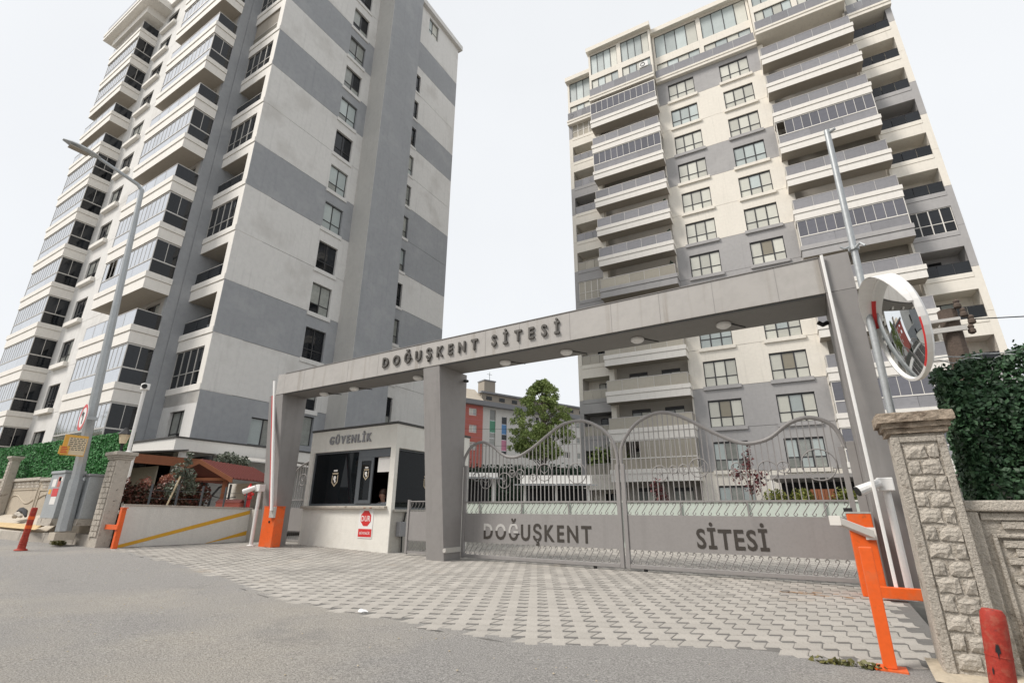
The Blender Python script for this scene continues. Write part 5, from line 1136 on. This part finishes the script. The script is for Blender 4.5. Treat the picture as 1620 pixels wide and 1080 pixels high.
for k, (bx, n_) in enumerate(((-17.0 - 2.4, 5), (-15.75, 4))):
    BR = thing('dry_branches', ['dry bare branches against the wall left of the utility cabinet', 'dry bare branches and cables against the wall right of the lamp post'][k], 'branches', (bx, 5.6, 0.78))
    mb = MB()
    for q in range(n_):
        a = random.uniform(-0.6, 0.9); mb.tube([(0, 0, 0.02 * q), (0.35 * a, -0.05, 0.25 + 0.1 * q), (0.9 * a + 0.2, -0.02, 0.35 + 0.12 * q + random.uniform(-.1, .2))], [0.022, 0.016, 0.006], 5)
    mb.build('branch', 'bark', BR)
LN = thing('lantern', 'old lantern with amber panes standing on the left wall pillar cap', 'lantern', (-15.36, 5.58, 2.35))
MB().lathe([(0.07, 0), (0.05, 0.03), (0.03, 0.06), (0.03, 0.2), (0.06, 0.23)], 10).build('stem', 'black', LN)
MB().lathe([(0.07, 0.231), (0.125, 0.46)], 6).build('panes', 'boardc', LN); MB().lathe([(0.17, 0.462), (0.16, 0.48), (0.07, 0.58), (0.03, 0.64)], 6).build('roof', 'black', LN)
cctv(-15.10, 5.66, 2.35, 1.66, 'white security camera on a tall white pole above the left wall pillar', hd=1.6, s=1.35)

# ------------------------------------------------------------------ right boundary: pillar, wall, ivy, mirror, old pole
def rock_block(w, h, d, parent, loc):
    mb = MB(); nx, nz = 5, 4                           # split face of a cast stone, uneven towards the viewer
    for j in range(nz):
        for i in range(nx):
            rim = i in (0, nx - 1) or j in (0, nz - 1)
            jx, jz = (random.uniform(-.006, .006), random.uniform(-.005, .005))
            mb.v.append((w * i / (nx - 1) + jx, -d * (random.uniform(0.25, 0.5) if rim else random.uniform(0.55, 1.0)), h * j / (nz - 1) + jz))
    for j in range(nz - 1):
        for i in range(nx - 1):
            a = j * nx + i; mb.f.append((a, a + 1, a + nx + 1, a + nx)); mb.m.append(0)
    ring_ = [i for i in range(nx)] + [nx - 1 + nx * j for j in range(1, nz)] + [nx * (nz - 1) + i for i in range(nx - 2, -1, -1)] + [nx * j for j in range(nz - 2, 0, -1)]
    b0 = len(mb.v)
    for k in ring_: v = mb.v[k]; mb.v.append((v[0], 0.004, v[2]))
    for q in range(len(ring_)):
        q2 = (q + 1) % len(ring_); mb.f.append((ring_[q2], ring_[q], b0 + q, b0 + q2)); mb.m.append(0)
    return mb.build('block', 'concrete', parent, loc)
RP = thing('wall_pillar', 'weathered concrete wall pillar with brick relief, nearest on the right of the entrance', 'pillar', (0, 0, 0))
MB().hexa([(0.45, 4.66, -0.05), (0.775, 4.66, -0.05), (0.775, 4.95, -0.05), (0.45, 4.95, -0.05)], [(0.475, 4.66, 1.565), (0.785, 4.66, 1.565), (0.785, 4.95, 1.565), (0.475, 4.95, 1.565)]).build('shaft', 'concrete', RP, bevel=0.012)
mb = MB().box(0.462, 4.643, 0.0, 0.517, 4.659, 1.54).box(0.735, 4.643, 0.0, 0.782, 4.659, 1.54).box(0.517, 4.645, 1.50, 0.735, 4.659, 1.54); mb.build('moulded_frame', 'concrete', RP, bevel=0.006)
for i in range(13):
    z = 0.055 + i * 0.111
    for (a, b) in (((0.530, 0.598), (0.612, 0.725)) if i % 2 else ((0.530, 0.652), (0.666, 0.725))):
        a += random.uniform(-.003, .003)
        o = rock_block(b - a + random.uniform(-.008, .004), 0.090 + random.uniform(-.008, .006), 0.024, RP, (a + random.uniform(-.003, .003), 4.6585, z + random.uniform(-.004, .004)))
capm = MB(); pillar_cap(capm, 0.475, 0.785, 4.66, 4.95, 1.566, 0.78)
co = capm.build('cap', 'concrete_d', RP)
sb = co.modifiers.new('sub', 'SUBSURF'); sb.subdivision_type = 'SIMPLE'; sb.levels = sb.render_levels = 4
tx = bpy.data.textures.new('rough', 'CLOUDS'); tx.noise_scale = 0.05; dm = co.modifiers.new('rough', 'DISPLACE'); dm.texture = tx; dm.strength = 0.022; dm.mid_level = 0.5
WR = thing('boundary_wall', 'weathered precast wall panel to the right of the near pillar, under the ivy', 'wall', (0, 0, 0))
MB().box(0.79, 4.80, -0.05, 6.0, 4.92, 1.07).build('wall_panel', 'concrete', WR)
MB().box(0.79, 4.745, 1.02, 6.0, 4.98, 1.092).build('coping', 'concrete', WR, bevel=0.012)
MB().box(0.79, 4.755, -0.05, 0.862, 4.799, 1.018).build('panel_post', 'concrete', WR, bevel=0.01)
MB().box(0.905, 4.77, 0.05, 0.93, 4.799, 0.875).build('moulded_frame', 'concrete', WR, bevel=0.008); MB().box(0.93, 4.77, 0.85, 6, 4.799, 0.875).build('moulded_frame', 'concrete', WR, bevel=0.008)
MB().box(0.965, 4.775, 0.56, 6, 4.799, 0.60).build('moulded_band', 'concrete', WR, bevel=0.008); MB().box(1.05, 4.775, 0.24, 6, 4.799, 0.28).build('moulded_band', 'concrete', WR, bevel=0.008)
for r_ in range(2):
    for q in range(8): put(cbox((0.235, 0.02, 0.042), 'concrete'), 'block', WR, (0.875 + q * 0.245 + 0.1 * r_, 4.781, 0.965 - r_ * 0.055))
for r_ in range(5):
    for q in range(8): put(cbox((0.12, 0.02, 0.044), 'concrete'), 'block', WR, (0.955 + q * 0.128 + 0.05 * (r_ % 2), 4.780, 0.79 - r_ * 0.052))
stn = MB()
IV = thing('ivy_hedge', 'dense dark ivy hedge rising above the right concrete wall', 'hedge', (0, 0, 0))
def ivy_top(x): return 2.0 + 0.16 * min(1, max(0, (x - 0.85) / 0.28)) + 0.04 * np.sin(x * 9) + 0.03 * np.sin(x * 23)
n = 5000; zz = 1.08 + rng.random(n) * 0.92; cc = np.stack([0.905 + np.abs(rng.normal(size=n)) * 0.05, 4.93 + rng.random(n) * 0.4, zz], 1); ax, ay = leaf_axes(n, 0.032, 0.5, facing=(-0.9, -0.3, 0.4), spread=0.75)
stuff(put(quads_mesh('side_leaves', cc, ax, ay, 'ivy'), 'side_leaves', IV))
n = 30000
xx = 0.90 + rng.random(n) ** 1.4 * 4.2; fz = rng.random(n) ** 0.85
tops = np.array([ivy_top(x) for x in xx]); zz = 1.08 + fz * (tops - 1.08); yy = 4.92 + np.abs(rng.normal(size=n)) * 0.09 + 0.06 * (1 - np.sin(xx * 7) * np.sin(zz * 8))
xx = np.where(xx < 1.0, xx + 0.05 * (1 - fz), xx)
cc = np.stack([xx, yy, zz], 1); ax, ay = leaf_axes(n, 0.032, 0.5, facing=(-0.1, -0.8, 0.5), spread=0.75)
stuff(put(quads_mesh('leaves', cc, ax, ay, 'ivy'), 'leaves', IV))
n = 6000; xx = 0.91 + rng.random(n) * 4; cc = np.stack([xx, 5.0 + rng.random(n) * 0.5, np.array([ivy_top(x) for x in xx]) + rng.normal(size=n) * 0.03], 1); ax, ay = leaf_axes(n, 0.034, 0.5)
stuff(put(quads_mesh('top_leaves', cc, ax, ay, 'ivy'), 'top_leaves', IV))
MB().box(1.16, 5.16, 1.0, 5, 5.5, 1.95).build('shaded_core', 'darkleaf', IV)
mb = MB()
for q in range(40):
    x = random.uniform(0.9, 2.0); z = random.uniform(1.2, 2.0); mb.tube([(x, 4.9, z), (x + random.uniform(-.04, .04), 4.885, z + 0.05)], 0.003, 4)

for (a, z, w, h) in ((-1.75, 0.50, 0.35, 0.05), (-1.6, 0.30, 0.42, 0.06), (-0.9, 0.22, 0.3, 0.09), (-2.3, 0.42, 0.15, 0.03)):
    mb = MB(); n_ = 6
    for q in range(n_):
        a0, a1 = a - w / 2 + w * q / n_, a - w / 2 + w * (q + 1) / n_; f0, f1 = math.sin(math.pi * (q + 0.15) / (n_ + 0.3)), math.sin(math.pi * (q + 1.15) / (n_ + 0.3))
        k = 0.0448; r0, r1 = (math.sin(q * 2.3 + z * 40) * 0.25, math.sin((q + 1) * 2.3 + z * 40) * 0.25); mb.quad((k * math.cos(a0), k * math.sin(a0), z - h * (f0 * 0.5 + r0)), (k * math.cos(a1), k * math.sin(a1), z - h * (f1 * 0.5 + r1)), (k * math.cos(a1), k * math.sin(a1), z + h * (f1 * 0.4 - r1 * 0.5)), (k * math.cos(a0), k * math.sin(a0), z + h * (f0 * 0.4 - r0 * 0.5)))
    mb.build('black_scuff', 'black', RBO)
# convex traffic mirror on its pole
MP = thing('traffic_mirror', 'round convex traffic mirror with red and white rim and grey hood, above the right pillar', 'mirror', (0, 0, 0))
MB().tube([(0.57, 5.3, 1.0), (0.595, 5.3, 2.6), (0.632, 5.3, 4.845)], [0.032, 0.030, 0.028], 12).build('pole', 'steel', MP, smooth=True)
MB().tube([(0.62, 5.26, 3.42), (0.66, 5.24, 3.45), (0.69, 5.22, 3.40)], 0.012, 6).tube([(0.57, 5.26, 3.44), (0.53, 5.24, 3.42), (0.50, 5.24, 3.45)], 0.010, 6).lathe([(0.046, 0), (0.046, 0.03)], 12, (0.608, 5.3, 3.41)).build('clamp', 'steel', MP)
MB().tube([(0.632, 5.3, 4.81), (0.70, 5.26, 4.81)], 0.015, 6).build('top_stub', 'steel', MP)
nv = Vector((-0.955, -0.18, -0.11)).normalized(); xv = Vector((0, 0, 1)).cross(nv).normalized(); zv = nv.cross(xv)
mc = Vector((0.735, 4.93, 2.47)); RM = 0.455
def mpt(a, r, d): return tuple(mc + (xv * math.cos(a) + zv * math.sin(a)) * r + nv * d)
mb = MB(); nr, na = 8, 40
for i in range(nr + 1):
    r = RM * 0.95 * i / nr
    for j in range(na): mb.v.append(mpt(2 * math.pi * j / na, max(r, 1e-4), 0.055 * (1 - (r / RM) ** 2)))
for i in range(nr):
    for j in range(na):
        j2 = (j + 1) % na; mb.f.append((i * na + j, (i + 1) * na + j, (i + 1) * na + j2, i * na + j2)); mb.m.append(0)
mb.build('mirror_face', 'mirror', MP, smooth=True)
mb = MB()
for j in range(na):
    a, b = 2 * math.pi * j / na, 2 * math.pi * (j + 1) / na; mi = 1 if (14 <= j < 18 or 33 <= j < 39) else 0
    P = [(RM * 0.95, 0.005), (RM * 0.955, 0.022), (RM, 0.018), (RM * 1.0, -0.02), (RM * 0.93, -0.045)]
    for (r0, d0), (r1, d1) in zip(P[:-1], P[1:]): mb.quad(mpt(a, r0, d0), mpt(a, r1, d1), mpt(b, r1, d1), mpt(b, r0, d0), mi if (r0, d0) in P[:2] else 0)
mb.build('rim', ['whitep', 'red'], MP, smooth=False)
mb = MB(); mb.v = [mpt(2 * math.pi * j / na, RM * 0.93, -0.045) for j in range(na)] + [mpt(0, 0.0001, -0.13)]
for j in range(na): mb.f.append((j, (j + 1) % na, na)); mb.m.append(0)
mb.build('back_shell', 'whitep', MP, smooth=True)
mb = MB()
for q in range(20):
    a, b = R(8 + q * 8.2), R(8 + (q + 1) * 8.2); la = 0.11 * math.sin(a) ** 0.6; lb = 0.11 * math.sin(b) ** 0.6 if math.sin(b) > 0 else 0
    mb.quad(mpt(a, RM * 1.004, 0.02), mpt(b, RM * 1.004, 0.02), mpt(b, RM * 1.01, 0.02 + lb), mpt(a, RM * 1.01, 0.02 + la)); mb.quad(mpt(a, RM * 0.99, 0.02), mpt(a, RM * 0.996, 0.02 + la), mpt(b, RM * 0.996, 0.02 + lb), mpt(b, RM * 0.99, 0.02))
mb.build('hood', 'whitep', MP, smooth=True)
MB().tube([(0.597, 5.34, 2.5), (0.80, 5.52, 2.5), tuple(mc - nv * 0.1)], 0.018, 8).build('bracket', 'steel', MP)
OP = thing('utility_pole', 'old dark wooden utility pole with insulators behind the ivy', 'utility pole', (1.86, 9.0, 0))
MB().tube([(0, 0, 0), (0.05, 0, 3.0), (0.07, 0, 3.82)], [0.13, 0.12, 0.115], 10).build('pole', 'oldwood', OP)
MB().box(-0.38, -0.16, 3.46, 0.2, -0.12, 3.53).box(-0.34, -0.16, 3.62, 0.16, -0.12, 3.66).build('cross_arm', 'alu', OP)
for (x, z) in ((0.22, 3.72), (0.25, 3.46), (0.18, 3.86), (0.28, 3.60)): MB().lathe([(0.02, -0.06), (0.045, -0.04), (0.045, 0.0), (0.03, 0.02), (0.04, 0.05), (0.02, 0.08)], 10, (x, -0.1, z)).build('insulator', 'oldwood', OP)
def wire(name, label, a, b, sag, r=0.008, n=14):
    a, b = Vector(a), Vector(b); return tag(MB().tube([tuple(a.lerp(b, i / n) - Vector((0, 0, sag * 4 * (i / n) * (1 - i / n)))) for i in range(n + 1)], r, 4).build(name, 'black'), label, 'wire')
wire('overhead_wire', 'thin overhead wire running right from the old wooden pole', (2.1, 8.9, 3.62), (9.5, 7.0, 3.9), 0.5)
mb = MB()
for s in range(2):
    pts = [(0.85 + i * 0.03, 5.05 + 0.05 * math.cos(i * 0.9), 2.17 + 0.035 * s + 0.012 * math.sin(i * 0.9 + s * 2) - 0.02 * math.sin(i * 0.1)) for i in range(120)]
    mb.tube(pts, 0.004, 4)
tag(mb.build('wire_coil', 'steel'), 'thin twisted wire strands along the top of the ivy hedge', 'wire')
WD = thing('weeds', 'dry green weeds growing at the road edge, left of the orange post', 'weeds', (0, 0, 0)); 
stuff(foliage('leaves', [(-0.25 + q * 0.085 + 0.02 * (q % 2), 4.57 + 0.012 * (q % 3), 0.012, 0.06, 0.03, 0.03) for q in range(5)], 150, 0.030, 'weed', WD))
WD2 = thing('weeds', 'small weeds at the foot of the left kerb', 'weeds', (0, 0, 0)); stuff(foliage('leaves', [(-16.5, 5.2, 0.17, 0.35, 0.12, 0.07)], 260, 0.06, 'weed', WD2))
tag(MB().lathe([(0.02, 0), (0.05, 0.01), (0.04, 0.022), (0.015, 0.026)], 7, (-4.30, 4.02, 0.0)).tube([(-4.36, 4.03, 0.01), (-4.30, 4.0, 0.022), (-4.23, 4.03, 0.01)], [0.012, 0.02, 0.008], 5).build('plastic_litter', 'plasticbag'), 'scrap of crumpled white plastic lying where paving meets asphalt', 'litter')

# ------------------------------------------------------------------ beyond the gate
GW = thing('green_wall', 'low pale green parapet wall with thin posts behind the gate', 'wall', (0, 0, 0))
MB().box(-13.5, 15.0, -0.05, 2.5, 15.2, 1.27).build('wall', 'greenwall', GW); MB().box(-13.5, 14.97, 1.272, 2.5, 15.23, 1.31).build('coping', 'rampw', GW)
for i in range(9): MB().box(-12.4 + i * 1.75, 14.94, 0.2, -12.36 + i * 1.75, 14.968, 1.26).build('wall_post', 'gatem', GW)
def carport(name, label, x0, y0, x1, y1, zt, zb, dep):
    d = Vector((x1 - x0, y1 - y0, 0)); L_ = d.length; t = thing(name, label, 'carport', (x0, y0, 0), math.atan2(d.y, d.x))
    MB().box(0, -0.05, zb, L_, 0.0, zt).build('fascia', 'fascia', t); MB().box(0, 0.002, zb + 0.05, L_, dep, zb + 0.1).build('roof', 'canopy', t)
    MB().box(-0.3, -0.5, zb - 0.09, L_ + 0.2, -0.052, zb - 0.05).build('gutter', 'steel', t)
    for q in range(3): MB().box(0.15 + q * (L_ - 0.4) / 2, -0.04, 0, 0.27 + q * (L_ - 0.4) / 2, 0.08, zb).build('column', 'fascia', t)
    MB().box(0, dep - 0.05, 0, L_, dep, zb).build('back_wall', 'dark', t); return t
carport('carport', 'white edged flat carport with a dark interior, behind the left gate leaf', -12.3, 20.6, -9.3, 22.1, 2.60, 2.22, 5)
carport('carport', 'smaller carport with a grey sloping roof, farthest left behind the gate', -16.5, 17.2, -13.2, 20.0, 2.70, 2.50, 4)
DH = thing('garden_hedge', 'tall dark clipped hedge behind the carports', 'hedge', (0, 0, 0))
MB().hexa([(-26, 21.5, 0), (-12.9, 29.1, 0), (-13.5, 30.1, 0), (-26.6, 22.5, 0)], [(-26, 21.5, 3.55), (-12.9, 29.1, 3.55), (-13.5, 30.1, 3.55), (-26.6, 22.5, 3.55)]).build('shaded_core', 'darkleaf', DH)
n = 9000; tt = rng.random(n); cc = np.stack([-26 + 13.1 * tt, 21.5 + 7.6 * tt - 0.1, 0.8 + rng.random(n) * 2.85], 1) + rng.normal(size=(n, 3)) * 0.09; ax, ay = leaf_axes(n, 0.16)
stuff(put(quads_mesh('leaves', cc, ax, ay, 'darkleaf'), 'leaves', DH))
TR = thing('broadleaf_tree', 'tall fresh green tree behind the hedge, in front of the far school', 'tree', (-18.9, 35.1, 0))
tb = MB().tube([(0, 0, 0), (0.05, 0, 3), (0.25, 0.1, 5.5), (0.1, 0, 8), (0.0, 0, 10.4)], [0.16, 0.14, 0.11, 0.07, 0.02], 8)
def egg(z):                                           # crown half width at height z
    t = (z - 4.9) / 6.4
    return 0 if t <= 0 or t >= 1 else 2.75 * (math.sin(math.pi * t ** 0.72) ** 0.62) * (1 - 0.16 * t)
cb = []; pts = []
while len(cb) < 270:
    z = random.uniform(5.0, 11.2); a = random.uniform(0, 2 * math.pi); rr_ = egg(z) * random.uniform(0.25, 1.0) ** 0.6
    x, y = rr_ * math.cos(a), rr_ * math.sin(a)
    if math.sin(x * 2.1 + 1.0) * math.sin(y * 1.9) * math.sin(z * 1.7 + 0.6) > 0.28: continue
    s_ = random.uniform(0.22, 0.42); cb.append((x, y, z, s_, s_, s_ * 0.8))
    if len(cb) % 5 == 0: tb.tube([(0.12, 0, max(2.6, z - 1.6)), (x * 0.5, y * 0.5, z - 0.6), (x, y, z)], [0.045, 0.03, 0.008], 5)
for q in range(16): cb.append((-2.0 + random.uniform(-.7, .9), -0.6 + random.uniform(-.6, .6), 6.2 + random.uniform(-.5, .5), 0.3, 0.3, 0.25))
for q in range(10): cb.append((random.uniform(-.25, .25), 0, random.uniform(10.4, 11.3), 0.16, 0.16, 0.3))
tb.build('trunk', 'bark', TR, smooth=True); stuff(foliage('crown', cb, 27000, 0.125, 'treeleaf', TR))
small_tree('garden_tree', 'loose round tree behind the gate, in front of the far school windows', 'tree', (-14.6, 38.0, 0), 6.5, [(0, 0, 5.5, 1.2, 1.2, 0.9), (1.2, 0.4, 5.0, 1.0, 1.0, 0.9), (-1.1, 0, 4.8, 1.0, 1.0, 0.8), (2.0, 0.5, 4.3, 0.8, 0.8, 0.8)], 2600, 0.17, 'treeleaf', 0.1)
small_tree('garden_tree', 'sparse reddish blossom tree, near the red end of the far school', 'tree', (-21.5, 27.5, 0), 5.2, [(0, 0, 4.2, 0.8, 0.8, 0.7), (0.6, 0.3, 3.8, 0.6, 0.6, 0.6), (-0.5, 0, 3.6, 0.6, 0.6, 0.5)], 420, 0.13, 'photinia', 0.08)
small_tree('plum_tree', 'small dark red plum tree in front of the cream tower, behind the right gate leaf', 'tree', (-3.0, 25.8, 0), 3.9, [(0, 0, 3.2, 0.3, 0.3, 0.7), (-0.5, 0, 2.7, 0.35, 0.35, 0.45), (0.45, 0, 2.5, 0.35, 0.3, 0.4), (0.1, 0, 2.1, 0.4, 0.4, 0.4), (0.15, 0, 3.9, 0.12, 0.12, 0.35)], 620, 0.10, 'plum', 0.05)
small_tree('plum_tree', 'low dark red plum shrub under the cream tower balconies, behind the gate meeting stile', 'tree', (-7.1, 25.0, 0), 2.9, [(0, 0, 2.2, 0.35, 0.35, 0.5), (0.2, 0, 1.7, 0.4, 0.4, 0.5)], 380, 0.10, 'plum', 0.04)
for i, (x, l) in enumerate(((-2.4, 'yellow green round shrub at the left of the row below the cream tower'), (-1.2, 'yellow green round shrub in the middle of the row below the cream tower'), (0.6, 'yellow green round shrub at the right of the row, beside the arch pillar'))):
    t = thing('garden_shrub', l, 'shrub', (x, 29.9, 0), group='shrubs below the cream tower'); stuff(foliage('leaves', [(0, 0, 1.5, 0.65, 0.5, 0.75), (0.2, 0, 1.8, 0.4, 0.4, 0.4)], 1100, 0.10, 'bush', t)); MB().tube([(0, 0, 0), (0, 0, 1.5)], 0.03, 5).build('stem', 'bark', t)
BF = thing('timber_fence', 'brown timber fence boards between the shrubs below the cream tower', 'fence', (-0.75, 30.2, 0))
for q in range(7): MB().box(q * 0.15, 0, 0.6, q * 0.15 + 0.135, 0.03, 2.15).build('board', 'wood', BF)
GC = thing('entrance_canopy', 'low flat canopy over the dark ground floor entrance of the cream tower', 'canopy', (-2.6, 31.5, 0)); MB().box(0, 0, 2.78, 5.2, 4.5, 2.98).build('roof', 'archp', GC); MB().box(0.2, 4.3, 0, 5, 4.4, 2.77).build('shaded_back', 'dark', GC); MB().box(0, 0.05, 0, 0.15, 0.2, 2.775).build('column', 'fascia', GC)

for i, (k, lab) in enumerate(((8, 'highest'), (7, 'second highest'), (6, 'third highest'), (5, 'lowest'))):
    p = RT.matrix_basis @ Vector((-1.35 + 0.1 * (i % 2), -0.62, RZ(k) + 0.28)) if False else Matrix.Translation((-6.430, 37.655, 0)) @ Matrix.Rotation(R(2.9), 4, 'Z') @ Vector((-1.35 + 0.1 * (i % 2), -0.62, RZ(k) + 0.28))
    t = thing('potted_plant', lab + ' of the potted plants on the left balcony stack of the cream tower', 'plant', p, group='potted plants on the balconies'); MB().lathe([(0.12, 0), (0.17, 0.35), (0.15, 0.36)], 10).build('pot', 'brickred', t)
    stuff(foliage('leaves', [(0, 0, 0.75, 0.22, 0.22, 0.4), (0, 0, 1.1, 0.16, 0.16, 0.3)], 160, 0.14, 'darkleaf', t))
# far school building
SB = thing('school_building', 'far white school building with a red end and coloured window panels', 'building', (-45.49, 59.63, 0), R(67.3))
wall_grid(MB(), -6, 3.04, 0, 16.6, [(0.5, 1.92, 14.93, 16.05), (0.6, 2.0, 12.29, 13.51), (0.7, 1.9, 9.68, 10.93), (-3, -1.6, 14.93, 16.05), (-3, -1.6, 12.29, 13.5)], 0.2, 0, '-y', -0.25).quad((3.04, -0.25, 0), (3.04, 0, 0), (3.04, 0, 16.6), (3.04, -0.25, 16.6)).build('red_wing', 'brickred', SB)
for i in range(18): MB().box(-6, -0.262, 0.8 + i * 0.9, 3.045, -0.2505, 0.83 + i * 0.9).build('cladding_joint', 'ppink', SB)
holes = [(4.5, 5.6, 10.6, 16.3), (6.8, 7.8, 9.5, 15.4)] + [(9.5 + q * 3.4, 11.2 + q * 3.4, 15.1 - 2.7 * r_, 16.2 - 2.7 * r_) for q in range(8) for r_ in range(4)]
wall_grid(MB(), 3.05, 40, 0, 16.6, holes, 0.2, 0, '-y', 0.0).build('wall', 'schoolw', SB)
for h in [(0.5, 1.92, 14.93, 16.05), (0.6, 2.0, 12.29, 13.51), (0.7, 1.9, 9.68, 10.93)]: window(SB, (h[0], -0.15, h[2]), 0, h[1] - h[0], h[3] - h[2], (0.5,), None, ['curtain', 'curtain2'], frame='alu_white', fw=0.12)
for h in holes[2:]: window(SB, (h[0], 0.1, h[2]), 0, h[1] - h[0], h[3] - h[2], (0.5,), None, ['curtain_dim', 'glass_dark'], frame='alu_white', fw=0.09)
for (x0, x1, segs) in ((4.5, 5.6, ((14.6, 16.3, 'curtain_dim'), (12.7, 14.6, 'pgreen'), (11.8, 12.7, 'curtain_dim'), (10.6, 11.8, 'curtain_dim'))), (6.8, 7.8, ((14.2, 15.4, 'glass_dark'), (12.6, 14.2, 'pblue'), (11.7, 12.6, 'glass_dark'), (10.0, 11.7, 'ppink'), (9.5, 10.0, 'glass_dark')))):
    for a, b, m in segs: put(cbox((x1 - x0, 0.02, b - a - 0.03), m), 'window_panel', SB, (x0, 0.12, a))
MB().box(-7, -0.9, 16.62, 40, 0.5, 17.35).build('eave', 'schoolg', SB)
MB().hexa([(4.1, 2.0, 17.3), (40, 2.0, 17.3), (40, 8, 17.3), (4.1, 8, 17.3)], [(4.1, 2.0, 19.3), (40, 2.0, 19.3), (40, 8, 19.9), (4.1, 8, 19.9)]).build('attic', 'soffit', SB); MB().box(3.8, 1.6, 19.32, 40.2, 2.6, 19.6).build('attic_eave', 'schoolg', SB)
for q in range(12): MB().box(5 + q * 2.6, 1.95, 18.3, 6.1 + q * 2.6, 1.98, 18.9).build('attic_window', 'glass_dark', SB)
MB().hexa([(-3, 0.5, 17.36), (4.0, 0.5, 17.36), (4.0, 8, 17.36), (-3, 8, 17.36)], [(0.5, 4, 20.2), (4.0, 4, 20.2), (4.0, 5, 20.2), (0.5, 5, 20.2)]).build('hipped_roof', 'foot', SB)
MB().box(5.2, 3, 19.5, 7.4, 5, 21.8).build('chimney', 'soffit', SB); MB().box(5.1, 2.9, 21.802, 7.5, 5.1, 22.0).build('chimney_cap', 'schoolg', SB); MB().tube([(6.2, 3, 22), (6.2, 3, 23.4)], 0.06, 5).tube([(5.7, 3, 23.0), (6.7, 3, 23.0)], 0.04, 4).build('antenna', 'steel', SB)
HO = thing('low_house', 'low white house with red tiled eave behind the tree', 'house', (-22.5, 46.0, 0), R(60)); MB().box(-2, 0, 0, 7, 5, 4.6).build('wall', 'schoolw', HO); MB().box(-2.4, -0.7, 4.6, 7.4, 5.4, 5.1).build('roof', 'tile', HO)
for q in range(3): window(HO, (0.2 + q * 2.1, -0.06, 2.6), 0, 1.4, 1.3, (0.5,), None, ['glass_dark', 'curtain_dim'], frame='alu_white')
wire('overhead_wire', 'thin upper overhead wire crossing in front of the far school', (-33, 42, 9.4), (-14, 50, 9.8), 0.35, 0.014)
wire('overhead_wire', 'thin lower overhead wire crossing in front of the far school', (-33, 42, 7.6), (-14, 50, 8.0), 0.3, 0.014)
# ------------------------------------------------------------------ across the road, behind the viewer (seen in the mirror and in window reflections)
def street_tree(x, y, h, label):
    t = thing('street_tree', label, 'tree', (x, y, 0), group='trees across the road')
    tb = MB().tube([(0, 0, -0.1), (0.1, 0, h * 0.3), (0, 0.1, h * 0.75)], [0.2, 0.16, 0.06], 8)
    bl = []
    for q in range(14):
        a = random.uniform(0, 6.28); z = random.uniform(0.4, 0.98) * h; rr_ = 0.42 * h * (1 - abs(z / h - 0.6)) * random.uniform(0.3, 1)
        bl.append((rr_ * math.cos(a), rr_ * math.sin(a), z, 0.17 * h, 0.17 * h, 0.12 * h)); tb.tube([(0, 0, z * 0.6), (rr_ * math.cos(a), rr_ * math.sin(a), z)], [0.06, 0.02], 5)
    tb.build('trunk', 'bark', t); stuff(foliage('crown', bl, 4200, 0.36, 'bush', t))
for i, (x, y, h) in enumerate(((-100, -11, 12.5), (-88, -10, 11), (-77, -11, 13.5), (-67, -10, 11.5), (3, -10, 8.5))):
    street_tree(x, y, h, ['first dark street tree across the road, left of the others', 'shortest dark street tree across the road', 'tallest dark street tree across the road', 'fourth dark street tree across the road, before the brown block', 'lone dark street tree across the road, right of the others'][i])
OB = thing('street_building', 'plain brown apartment block across the road, behind the viewer', 'building', (-16, -22, 0), R(180))
wall_grid(MB(), -16, 16, 0, 13, [(-14.5 + q * 3.6, -12.7 + q * 3.6, 1.2 + 3 * k, 2.8 + 3 * k) for q in range(9) for k in range(4)], 0.15).box(-16, 0.3, 0, 16, 10, 13).build('wall', 'beige', OB)
for q in range(9):
    for k in range(4): window(OB, (-14.5 + q * 3.6, 0.05, 1.2 + 3 * k), 0, 1.8, 1.6, (0.5,), None, ['glass_dark', 'curtain_dim'])
